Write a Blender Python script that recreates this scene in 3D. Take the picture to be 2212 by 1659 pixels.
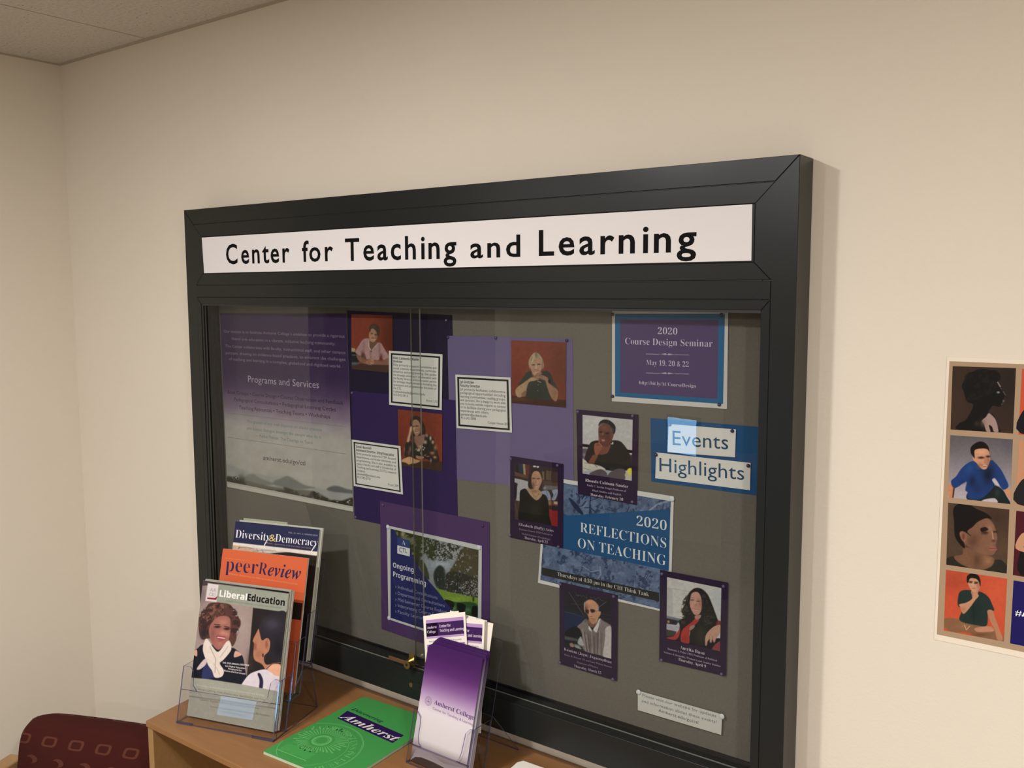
import bpy, bmesh, math, random
import numpy as np
from mathutils import Vector, Matrix
random.seed(4)
for o in list(bpy.data.objects): bpy.data.objects.remove(o)
scene = bpy.context.scene
COL = scene.collection

# ------------------------------------------------------------------ camera
F_PX, CX, CY = 1965.517, 1106.0, 829.5
CAM = np.array([1.35482, -1.40013, 1.70])
def _basis(yaw, pitch, roll):
    y, p, r = np.radians([yaw, pitch, roll])
    fw = np.array([np.sin(y)*np.cos(p), np.cos(y)*np.cos(p), np.sin(p)])
    rt = np.array([np.cos(y), -np.sin(y), 0.0]); up = np.cross(rt, fw)
    return rt*np.cos(r)+up*np.sin(r), -rt*np.sin(r)+up*np.cos(r), fw
RT, UP, FW = _basis(-36.4718, -6.0124, -0.2279)
cd = bpy.data.cameras.new('camera'); cam = bpy.data.objects.new('camera', cd); COL.objects.link(cam)
cd.sensor_width = 36.0; cd.lens = F_PX/2212*36.0; cd.clip_start = 0.02; cd.clip_end = 60
cam.matrix_world = Matrix(((RT[0], UP[0], -FW[0], CAM[0]), (RT[1], UP[1], -FW[1], CAM[1]), (RT[2], UP[2], -FW[2], CAM[2]), (0, 0, 0, 1)))
scene.camera = cam

# ------------------------------------------------------------------ world, lights, exposure
vs = scene.view_settings
scene.display_settings.display_device = 'sRGB'
vs.view_transform = 'Standard'; vs.look = 'None'; vs.gamma = 1.0; vs.use_curve_mapping = False
vs.exposure = 0.0
scene.cycles.transparent_max_bounces = 32
scene.cycles.max_bounces = 8
world = bpy.data.worlds.new('world'); scene.world = world; world.use_nodes = True
world.node_tree.nodes['Background'].inputs[0].default_value = (.9, .8, .66, 1)
world.node_tree.nodes['Background'].inputs[1].default_value = 0.05
CEIL = 2.3435
LIGHTS = [(0.02, -1.40, 31.0), (0.10, -2.75, 36.0), (2.15, -1.55, 37.0), (2.15, -3.2, 36.0), (-1.9, -3.4, 22.0)]  # last one is an added fill lamp for ambience at the back
for i, (x, y, e) in enumerate(LIGHTS):
    ld = bpy.data.lights.new('downlight_lamp', 'AREA'); ld.shape = 'DISK'; ld.size = .13; ld.energy = e
    ld.color = (1.0, .973, .957)
    lo = bpy.data.objects.new('downlight_lamp', ld); COL.objects.link(lo); lo.location = (x, y, CEIL-.012)

# ------------------------------------------------------------------ helpers
def lin(c): c = c/255.0; return c/12.92 if c <= .04045 else ((c+.055)/1.055)**2.4
GAIN_IN, GAIN_OUT = 1.12, 0.86
def S(c, g=1.0): return tuple(min(.88, max(.002, lin(v)*g)) for v in c)
def IN(c): return S(c, GAIN_IN)
def OUT(c): return S(c, GAIN_OUT)

def tag(o, label=None, cat=None, group=None, kind=None):
    if label: o['label'] = label
    if cat: o['category'] = cat
    if group: o['group'] = group
    if kind: o['kind'] = kind
    return o
def thing(name, loc, label, cat, group=None):
    o = bpy.data.objects.new(name, None); o.empty_display_size = .02; COL.objects.link(o); o.location = loc
    return tag(o, label, cat, group)
def world_loc(o):
    v = Vector((0, 0, 0))
    while o is not None: v += Vector(o.location); o = o.parent
    return v
def mk(name, verts, faces, mat, parent=None, loc=None, cols=None, smooth=False, mats=None, fmat=None):
    """mesh object from world-space verts; origin at parent's origin or loc"""
    org = np.array(world_loc(parent)) if parent is not None else np.array(loc if loc is not None else (0, 0, 0), float)
    V = np.asarray(verts, float) - org
    me = bpy.data.meshes.new(name); me.from_pydata(V.tolist(), [], [tuple(map(int, f)) for f in faces])
    for m in (mats or [mat]): me.materials.append(m)
    if fmat is not None: me.polygons.foreach_set('material_index', np.asarray(fmat, np.int32))
    if cols is not None:
        a = me.color_attributes.new('Col', 'FLOAT_COLOR', 'POINT')
        C = np.ones((len(V), 4), np.float32); C[:, :3] = np.asarray(cols, np.float32).reshape(-1, 3)
        a.data.foreach_set('color', C.ravel())
    if smooth: me.polygons.foreach_set('use_smooth', [True]*len(me.polygons))
    me.update()
    o = bpy.data.objects.new(name, me); COL.objects.link(o)
    if parent is not None: o.parent = parent
    else: o.location = tuple(org)
    return o

def boxvf(x0, x1, y0, y1, z0, z1):
    v = [(x0, y0, z0), (x1, y0, z0), (x1, y1, z0), (x0, y1, z0), (x0, y0, z1), (x1, y0, z1), (x1, y1, z1), (x0, y1, z1)]
    f = [(0, 3, 2, 1), (4, 5, 6, 7), (0, 1, 5, 4), (1, 2, 6, 5), (2, 3, 7, 6), (3, 0, 4, 7)]
    return v, f
def box(name, x0, x1, y0, y1, z0, z1, mat, parent=None, loc=None, bevel=0, seg=2):
    v, f = boxvf(x0, x1, y0, y1, z0, z1)
    if parent is None and loc is None: loc = ((x0+x1)/2, (y0+y1)/2, z0)
    o = mk(name, v, f, mat, parent, loc)
    if bevel: bev(o, bevel, seg)
    return o
def bev(o, w, seg=2):
    bm = bmesh.new(); bm.from_mesh(o.data)
    bmesh.ops.bevel(bm, geom=bm.edges[:], offset=w, segments=seg, profile=.6, affect='EDGES', clamp_overlap=True)
    bm.to_mesh(o.data); bm.free()
def frame_xf(O, u, v):
    O, u, v = map(lambda a: np.array(a, float), (O, u, v)); return O, u, v, np.cross(u, v)
def ray(px, py):
    return FW + RT*(px-CX)/F_PX - UP*(py-CY)/F_PX
def proj(Pn):
    d = np.asarray(Pn) - CAM; z = d@FW
    return CX + F_PX*(d@RT)/z, CY - F_PX*(d@UP)/z

class Plane:
    """a real flat surface: origin, unit axes u (right), v (up); outward normal faces the viewer side"""
    def __init__(s, O, u, v):
        s.O = np.array(O, float); s.u = np.array(u, float)/np.linalg.norm(u); v = np.array(v, float)
        v = v - (v@s.u)*s.u; s.v = v/np.linalg.norm(v); s.n = np.cross(s.u, s.v)
    def at(s, px, py):               # local coordinates of the surveyed point
        d = ray(px, py); t = ((s.O-CAM)@s.n)/(d@s.n); q = CAM+d*t-s.O
        return np.array([q@s.u, q@s.v])
    def W(s, ab, h=0.0):
        ab = np.asarray(ab, float); return s.O + ab[..., 0:1]*s.u + ab[..., 1:2]*s.v + h*s.n
def wallplane(y): return Plane((0, y, 0), (1, 0, 0), (0, 0, 1))

# ------------------------------------------------------------------ materials
def newmat(name):
    m = bpy.data.materials.new(name); m.use_nodes = True; nt = m.node_tree
    return m, nt, nt.nodes['Principled BSDF'], nt.nodes, nt.links
def simple(name, c, rough=.5, metal=0, spec=.5, bump=0, bscale=200, coat=0):
    m, nt, b, N, L = newmat(name)
    b.inputs['Base Color'].default_value = (*c, 1); b.inputs['Roughness'].default_value = rough
    b.inputs['Metallic'].default_value = metal; b.inputs['Specular IOR Level'].default_value = spec
    b.inputs['Coat Weight'].default_value = coat
    if bump:
        t = N.new('ShaderNodeTexNoise'); t.inputs['Scale'].default_value = bscale; t.inputs['Detail'].default_value = 3
        tc = N.new('ShaderNodeTexCoord'); L.new(tc.outputs['Object'], t.inputs['Vector'])
        bp = N.new('ShaderNodeBump'); bp.inputs['Strength'].default_value = bump; bp.inputs['Distance'].default_value = .001
        L.new(t.outputs['Fac'], bp.inputs['Height']); L.new(bp.outputs['Normal'], b.inputs['Normal'])
    return m
def mottled(name, c, amt, scale, rough=.8, bump=0, bscale=300, stretch=(1, 1, 1)):
    m, nt, b, N, L = newmat(name)
    tc = N.new('ShaderNodeTexCoord'); mp = N.new('ShaderNodeMapping'); mp.inputs['Scale'].default_value = stretch
    L.new(tc.outputs['Object'], mp.inputs['Vector'])
    t = N.new('ShaderNodeTexNoise'); t.inputs['Scale'].default_value = scale; t.inputs['Detail'].default_value = 6
    L.new(mp.outputs['Vector'], t.inputs['Vector'])
    r = N.new('ShaderNodeValToRGB'); r.color_ramp.elements[0].position = .3; r.color_ramp.elements[1].position = .7
    r.color_ramp.elements[0].color = (*[v*(1-amt) for v in c], 1); r.color_ramp.elements[1].color = (*[min(.95, v*(1+amt)) for v in c], 1)
    L.new(t.outputs['Fac'], r.inputs['Fac']); L.new(r.outputs['Color'], b.inputs['Base Color'])
    b.inputs['Roughness'].default_value = rough
    if bump:
        t2 = N.new('ShaderNodeTexNoise'); t2.inputs['Scale'].default_value = bscale; L.new(mp.outputs['Vector'], t2.inputs['Vector'])
        bp = N.new('ShaderNodeBump'); bp.inputs['Strength'].default_value = bump; bp.inputs['Distance'].default_value = .002
        L.new(t2.outputs['Fac'], bp.inputs['Height']); L.new(bp.outputs['Normal'], b.inputs['Normal'])
    return m
def ink(name, rough, spec=.4):
    m, nt, b, N, L = newmat(name)
    a = N.new('ShaderNodeAttribute'); a.attribute_name = 'Col'; L.new(a.outputs['Color'], b.inputs['Base Color'])
    b.inputs['Roughness'].default_value = rough; b.inputs['Specular IOR Level'].default_value = spec
    return m
def clear(name, tint, ior=1.5, boost=1.7, rough=.0, body=0.0, bodycol=(.5, .5, .5)):
    m = bpy.data.materials.new(name); m.use_nodes = True; nt = m.node_tree; N = nt.nodes; L = nt.links; N.clear()
    out = N.new('ShaderNodeOutputMaterial'); mix = N.new('ShaderNodeMixShader')
    tr = N.new('ShaderNodeBsdfTransparent'); tr.inputs[0].default_value = (*tint, 1)
    gl = N.new('ShaderNodeBsdfGlossy'); gl.inputs['Roughness'].default_value = rough
    fr = N.new('ShaderNodeFresnel'); fr.inputs['IOR'].default_value = ior
    geo = N.new('ShaderNodeNewGeometry')
    inv = N.new('ShaderNodeMath'); inv.operation = 'SUBTRACT'; inv.inputs[0].default_value = 1; L.new(geo.outputs['Backfacing'], inv.inputs[1])
    mu = N.new('ShaderNodeMath'); mu.operation = 'MULTIPLY'; L.new(fr.outputs[0], mu.inputs[0]); L.new(inv.outputs[0], mu.inputs[1])
    mu2 = N.new('ShaderNodeMath'); mu2.operation = 'MULTIPLY'; mu2.use_clamp = True; L.new(mu.outputs[0], mu2.inputs[0]); mu2.inputs[1].default_value = boost
    L.new(mu2.outputs[0], mix.inputs[0])
    src = tr.outputs[0]
    if body:
        df = N.new('ShaderNodeBsdfDiffuse'); df.inputs[0].default_value = (*bodycol, 1); m2 = N.new('ShaderNodeMixShader'); m2.inputs[0].default_value = body
        L.new(tr.outputs[0], m2.inputs[1]); L.new(df.outputs[0], m2.inputs[2]); src = m2.outputs[0]
    L.new(src, mix.inputs[1]); L.new(gl.outputs[0], mix.inputs[2]); L.new(mix.outputs[0], out.inputs[0])
    return m
def emit(name, c, s):
    m, nt, b, N, L = newmat(name); b.inputs['Base Color'].default_value = (0, 0, 0, 1)
    b.inputs['Emission Color'].default_value = (*c, 1); b.inputs['Emission Strength'].default_value = s; return m
M_WALL = mottled('wall_paint', (.68, .615, .515), .025, 1.2, .75, .12, 260)
M_WALL2 = mottled('wall_paint_far', (.68, .615, .515), .03, 1.0, .8)
M_GRID = simple('ceiling_grid_metal', (.30, .26, .21), .5)
M_FRAME = simple('dark_painted_aluminium', (.0110, .0125, .0118), .27, 0, .26, .05, 900)
M_BODY = simple('dark_case_body', (.016, .017, .016), .45)
M_TRACK = simple('black_track', (.006, .006, .007), .35)
M_BOARD = mottled('tack_board_fabric', (.128, .114, .094), .07, 260, .95, .25, 900)
M_GLASS = clear('clear_glass', (.895, .905, .90), 1.5, .75)
M_GEDGE = clear('glass_edge', (.60, .64, .58), 1.5, 1.6, .1, .55, (.34, .34, .28))
M_SLEEVE = clear('plastic_film', (.97, .97, .965), 1.4, .5)
M_ACR = clear('clear_acrylic', (.955, .95, .955), 1.49, .36)
M_AEDGE = clear('acrylic_edge', (.30, .28, .50), 1.49, 1.6, .05, .12, (.3, .3, .45))
M_INK = ink('printed_paper', .7, .10)
M_PHOTO = ink('photo_print', .5, .12)
M_GLOSS = ink('glossy_cover', .32, .16)
M_BRASS = simple('brass', (.55, .42, .18), .25, 1)
M_COPPER = simple('copper_strip', (.30, .16, .08), .38, .8)
M_BLACK = simple('black_plastic', (.008, .008, .009), .35)
M_PIN = simple('purple_pin', (.035, .018, .075), .25)
M_PINL = simple('lilac_pin', (.10, .07, .17), .25)
M_PINW = simple('white_pin', (.62, .63, .66), .3)
M_EDGE = simple('paper_edges', (.62, .60, .55), .8)

def wood_mat(name, c0, c1, rough=.42):
    m, nt, b, N, L = newmat(name)
    tc = N.new('ShaderNodeTexCoord'); mp = N.new('ShaderNodeMapping'); mp.inputs['Scale'].default_value = (1.2, 14, 14)
    L.new(tc.outputs['Object'], mp.inputs['Vector'])
    t = N.new('ShaderNodeTexNoise'); t.inputs['Scale'].default_value = 6; t.inputs['Detail'].default_value = 8; t.inputs['Distortion'].default_value = .6
    L.new(mp.outputs['Vector'], t.inputs['Vector'])
    r = N.new('ShaderNodeValToRGB'); r.color_ramp.elements[0].position = .35; r.color_ramp.elements[1].position = .68
    r.color_ramp.elements[0].color = (*c0, 1); r.color_ramp.elements[1].color = (*c1, 1)
    L.new(t.outputs['Fac'], r.inputs['Fac']); L.new(r.outputs['Color'], b.inputs['Base Color']); b.inputs['Roughness'].default_value = rough
    return m
M_WOOD = wood_mat('maple_laminate', (.230, .106, .036), (.262, .124, .044))
M_WOODE = wood_mat('maple_edge', (.29, .165, .062), (.32, .185, .072))
M_CWOOD = wood_mat('chair_wood', (.30, .165, .07), (.34, .20, .085))

def tile_mat():
    m, nt, b, N, L = newmat('acoustic_tile')
    tc = N.new('ShaderNodeTexCoord')
    n1 = N.new('ShaderNodeTexNoise'); n1.inputs['Scale'].default_value = 120; n1.inputs['Detail'].default_value = 4; L.new(tc.outputs['Object'], n1.inputs['Vector'])
    vo = N.new('ShaderNodeTexVoronoi'); vo.inputs['Scale'].default_value = 90; vo.inputs['Randomness'].default_value = 1; L.new(tc.outputs['Object'], vo.inputs['Vector'])
    n2 = N.new('ShaderNodeTexNoise'); n2.inputs['Scale'].default_value = 60; L.new(tc.outputs['Object'], n2.inputs['Vector'])
    lt = N.new('ShaderNodeMath'); lt.operation = 'LESS_THAN'; lt.inputs[1].default_value = .17; L.new(vo.outputs['Distance'], lt.inputs[0])
    gt = N.new('ShaderNodeMath'); gt.operation = 'GREATER_THAN'; gt.inputs[1].default_value = .54; L.new(n2.outputs['Fac'], gt.inputs[0])
    mu = N.new('ShaderNodeMath'); mu.operation = 'MULTIPLY'; L.new(lt.outputs[0], mu.inputs[0]); L.new(gt.outputs[0], mu.inputs[1])
    r = N.new('ShaderNodeValToRGB'); r.color_ramp.elements[0].color = (.50, .455, .395, 1); r.color_ramp.elements[1].color = (.62, .57, .50, 1)
    r.color_ramp.elements[0].position = .3; r.color_ramp.elements[1].position = .7; L.new(n1.outputs['Fac'], r.inputs['Fac'])
    mx = N.new('ShaderNodeMix'); mx.data_type = 'RGBA'; L.new(mu.outputs[0], mx.inputs['Factor']); L.new(r.outputs['Color'], mx.inputs['A']); mx.inputs['B'].default_value = (.24, .20, .16, 1)
    L.new(mx.outputs['Result'], b.inputs['Base Color']); b.inputs['Roughness'].default_value = .95
    bp = N.new('ShaderNodeBump'); bp.inputs['Strength'].default_value = .5; bp.inputs['Distance'].default_value = .002
    L.new(n1.outputs['Fac'], bp.inputs['Height']); L.new(bp.outputs['Normal'], b.inputs['Normal'])
    return m
M_TILE = tile_mat()

def fabric_mat():
    """burgundy cloth woven with rows of square rings and half-moons"""
    m, nt, b, N, L = newmat('burgundy_patterned_cloth')
    uv = N.new('ShaderNodeUVMap'); uv.uv_map = 'UVMap'
    sep = N.new('ShaderNodeSeparateXYZ'); L.new(uv.outputs[0], sep.inputs[0])
    def M(op, a, bb=None, c=None):
        n = N.new('ShaderNodeMath'); n.operation = op
        for i, v in enumerate((a, bb, c)):
            if v is None: continue
            if isinstance(v, (int, float)): n.inputs[i].default_value = v
            else: L.new(v, n.inputs[i])
        return n.outputs[0]
    x = M('MULTIPLY', sep.outputs[0], 13.2); y = M('ADD', M('MULTIPLY', sep.outputs[1], 22.0), .35)
    row = M('FLOOR', y); xs = M('ADD', x, M('MULTIPLY', row, .37))
    fx = M('SUBTRACT', M('FRACT', xs), .5); fy = M('SUBTRACT', M('FRACT', y), .5)
    par = M('MODULO', M('ABSOLUTE', row), 2.0)
    sx = M('ADD', fx, M('MULTIPLY', fy, -.25))
    p4 = M('POWER', M('ADD', M('POWER', M('ABSOLUTE', sx), 4), M('POWER', M('ABSOLUTE', fy), 4)), .25)
    ring = M('MULTIPLY', M('LESS_THAN', p4, .27), M('GREATER_THAN', p4, .175))
    d1 = M('SQRT', M('ADD', M('POWER', fx, 2), M('POWER', fy, 2)))
    d2 = M('SQRT', M('ADD', M('POWER', M('ADD', fx, .13), 2), M('POWER', M('ADD', fy, .08), 2)))
    moon = M('MULTIPLY', M('LESS_THAN', d1, .21), M('GREATER_THAN', d2, .17))
    pat = M('ADD', M('MULTIPLY', ring, M('SUBTRACT', 1, par)), M('MULTIPLY', moon, par))
    nz = N.new('ShaderNodeTexNoise'); nz.inputs['Scale'].default_value = 400; tc = N.new('ShaderNodeTexCoord'); L.new(tc.outputs['Object'], nz.inputs['Vector'])
    fac = M('MULTIPLY', pat, M('ADD', .45, M('MULTIPLY', nz.outputs['Fac'], .9)))
    mx = N.new('ShaderNodeMix'); mx.data_type = 'RGBA'; L.new(fac, mx.inputs['Factor'])
    mx.inputs['A'].default_value = (.044, .0075, .0055, 1); mx.inputs['B'].default_value = (.098, .030, .019, 1)
    L.new(mx.outputs['Result'], b.inputs['Base Color']); b.inputs['Roughness'].default_value = .9
    b.inputs['Specular IOR Level'].default_value = .15
    bp = N.new('ShaderNodeBump'); bp.inputs['Strength'].default_value = .3; bp.inputs['Distance'].default_value = .001
    L.new(nz.outputs['Fac'], bp.inputs['Height']); L.new(bp.outputs['Normal'], b.inputs['Normal'])
    return m
M_CLOTH = fabric_mat()

# ------------------------------------------------------------------ lettering
def _map(s, A, a, d):
    o = ''
    for c in s:
        if 'A' <= c <= 'Z': o += chr(A+ord(c)-65)
        elif 'a' <= c <= 'z': o += chr(a+ord(c)-97)
        elif d and '0' <= c <= '9': o += chr(d+ord(c)-48)
        else: o += c
    return o
STY = {'sans': (lambda s: s, 0, 1), 'gillb': (lambda s: s, .0155, 1.03), 'sansx': (lambda s: _map(s, 0x1D5D4, 0x1D5EE, 0x1D7EC), .016, 1),
       'sansb': (lambda s: _map(s, 0x1D5D4, 0x1D5EE, 0x1D7EC), 0, 1),
       'osans': (lambda s: s, 0, 1),
       'serif': (lambda s: _map(s, 0x1D400, 0x1D41A, 0x1D7CE), -.013, 1),
       'serifb': (lambda s: _map(s, 0x1D400, 0x1D41A, 0x1D7CE), 0, 1),
       'ital': (lambda s: _map(s, 0x1D468, 0x1D482, 0), 0, 1)}
_fc = bpy.data.curves.new('lettering_source', 'FONT'); _fo = bpy.data.objects.new('lettering_source', _fc)
COL.objects.link(_fo); _fc.resolution_u = 3; _fc.fill_mode = 'FRONT'
_gc = {}
_CH = "ABCDEFGHIJKLMNOPQRSTUVWXYZabcdefghijklmnopqrstuvwxyz0123456789.,:;-'’()&@/!•—#›?"
_CHS = {'sansx': sorted(set('LiberalEducation')), 'sansb': sorted(set('LiberalEducation THE 2018 ANNUAL MEETING Can Higher Recapture the Elusive American Dream? Ongoing Programming #A Center for Teaching and Learning Director › STEM Specialist, Riley Caldwell-O’Keefe Sarah Bunnell Assistant Jyl Gentzler Faculty')-{' '}),
        'ital': sorted(set('eviewDiscoveringAmherst')), 
        'serif': sorted(set('2020 REFLECTIONS ON TEACHING Thursdays at 4:30 pm in the CHI Think Tank Course Design Seminar May 19, & 22 http://bit.ly/ACCourseDesign Rhonda Cobham-Sander Emily C. Jordan Folger Professor of Black Studies and English Thursday, February 20 Elizabeth (Buffy) Aries Clarence Francis 1910 Social Sciences (Psychology) April 23 Kannan (Jagu) Jagannathan Bruce B. Benson ’43 and Lucy Wilson Physics March 12 Amrita Basu Domenic J. Paino 1955 Political Science & Sexuality, Women’s Gender peer Review Diversity Democracy Amherst College TERRAS IRRADIENT AMHERSTENSIS COLLEGII MASSACHUSETTS')-{' '})}
_CHS['serifb'] = _CHS['serif']
def _load(style):
    """all characters of one style in one evaluation: each on its own line between two bars, which give its advance"""
    f, off, _ = STY[style]; chars = list(_CHS.get(style, _CH))+[' ']; LS = 3.0
    _fc.space_line = LS; _fc.size = 1; _fc.offset = off
    _fc.body = '\n'.join(['||', '|    |']+['|  '+f(c)+'  |' for c in chars])
    bpy.context.view_layer.update(); dg = bpy.context.evaluated_depsgraph_get(); ev = _fo.evaluated_get(dg); me = ev.to_mesh()
    n = len(me.vertices); co = np.empty(n*3, np.float32); me.vertices.foreach_get('co', co); co = co.reshape(-1, 3)[:, :2].astype(float)
    m = len(me.loops); lv = np.empty(m, np.int32); me.loops.foreach_get('vertex_index', lv)
    pt = np.empty(len(me.polygons), np.int32); me.polygons.foreach_get('loop_total', pt); ps = np.cumsum(pt)-pt; ev.to_mesh_clear()
    line = np.round(-(co[:, 1]-.3)/LS).astype(int); co[:, 1] += line*LS
    bw = None; d = {}
    fl = line[lv[ps]]; byline = {}
    for i in range(len(ps)): byline.setdefault(fl[i], []).append(lv[ps[i]:ps[i]+pt[i]])
    def xs_(l): x = co[line == l, 0]; return x
    x0 = xs_(0); xb = xs_(1); barw = xb[xb < xb.min()+.5].max()-xb.min(); badv = x0.max()-barw-x0.min()
    x1 = xs_(1); sp4 = x1.max()-barw-x1.min()-badv
    for k_, c in enumerate(chars):
        l = k_+2; x = xs_(l); left = x.min(); right = x.max(); adv = right-barw-left-badv-sp4
        o = left+badv+sp4/2-.0; v = {}; V = []; Fc = []
        for p in byline.get(l, []):
            px_ = co[p, 0]
            if px_.max() < left+barw+.005 or px_.min() > right-barw-.005: continue
            t_ = []
            for q in p:
                if q not in v: v[q] = len(V); V.append((co[q, 0]-o, co[q, 1]))
                t_.append(v[q])
            Fc.append(t_)
        d[c] = (np.array(V).reshape(-1, 2), Fc, adv)
    _gc[style] = d
def glyphs(s, style, spacing=1.0):
    if style not in _gc: _load(style)
    d = _gc[style]; V = []; Fc = []; x = 0.0; n = 0
    for c in s:
        g_, f_, a = d.get(c, d[' '])
        if len(g_): V.append(g_+(x, 0)); Fc += [tuple(i+n for i in p) for p in f_]; n += len(g_)
        x += a*spacing if spacing != 1.0 else a
    co = np.vstack(V); co[:, 0] -= co[:, 0].min(); return co, Fc
class Lettering:
    """flat print gathered into one mesh on a surface"""
    def __init__(s, plane): s.p = plane; s.V = []; s.F = []; s.C = []; s.h = .00022
    def add(s, ab, faces, col, dh=0):
        b = len(s.V); W = s.p.W(np.asarray(ab), s.h+dh); s.V += W.tolist(); s.F += [tuple(i+b for i in f) for f in faces]
        s.C += ([col]*len(W) if not isinstance(col, list) else col)
    def text(s, string, style, p0, p1, hpx, col, spacing=1.0, dh=0):
        """baseline from surveyed point p0 to p1; hpx = cap height measured straight above p0"""
        a = s.p.at(*p0); b = s.p.at(*p1); t = s.p.at(p0[0], p0[1]-hpx)
        co, fs = glyphs(string, style, spacing)
        if not len(co): return
        w = co[:, 0].max(); d = b-a; Lh = np.linalg.norm(d); d = d/Lh; nrm = np.array([-d[1], d[0]])
        capm = abs((t-a)@nrm); cap = .70
        ab = a + np.outer(co[:, 0]*Lh/w, d) + np.outer(co[:, 1]*capm/cap, nrm)
        s.add(ab, fs, col, dh)
    def text_ab(s, string, style, a, w, cap, col, spacing=1.0, center=False, dh=0):
        co, fs = glyphs(string, style, spacing)
        if w is None: sx = cap/.70
        else: sx = w/co[:, 0].max()
        x0 = a[0]-(co[:, 0].max()*sx/2 if center else 0)
        s.add(np.column_stack([x0+co[:, 0]*sx, a[1]+co[:, 1]*cap/.70]), fs, col, dh)
    def quad(s, pts, col, dh=0):
        s.add([s.p.at(*q) for q in pts], [tuple(range(len(pts)))], col, dh)
    def build(s, name, parent, mat=None, kind=None):
        o = mk(name, s.V, s.F, mat or M_INK, parent, cols=s.C)
        return o

# ------------------------------------------------------------------ picture painting (per-vertex print colours on a real flat print)
def catmull(pts, k=5):
    P = np.array(pts, float); n = len(P); out = []
    for i in range(n):
        p0, p1, p2, p3 = P[i-1], P[i], P[(i+1) % n], P[(i+2) % n]
        for j in range(k):
            t = j/k; out.append(.5*((2*p1)+(-p0+p2)*t+(2*p0-5*p1+4*p2-p3)*t*t+(-p0+3*p1-3*p2+p3)*t**3))
    return np.array(out)
def vnoise(x, y, seed=0):
    xi = np.floor(x).astype(int); yi = np.floor(y).astype(int); fx = x-xi; fy = y-yi; fx = fx*fx*(3-2*fx); fy = fy*fy*(3-2*fy)
    def h(a, b):
        v = np.sin(a*127.1+b*311.7+seed*74.7)*43758.5453; return v-np.floor(v)
    return (h(xi, yi)*(1-fx)+h(xi+1, yi)*fx)*(1-fy)+(h(xi, yi+1)*(1-fx)+h(xi+1, yi+1)*fx)*fy
def fbm(x, y, seed=0): return (vnoise(x, y, seed)*.5+vnoise(x*2.1, y*2.1, seed+1)*.3+vnoise(x*4.3, y*4.3, seed+2)*.2)
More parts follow.
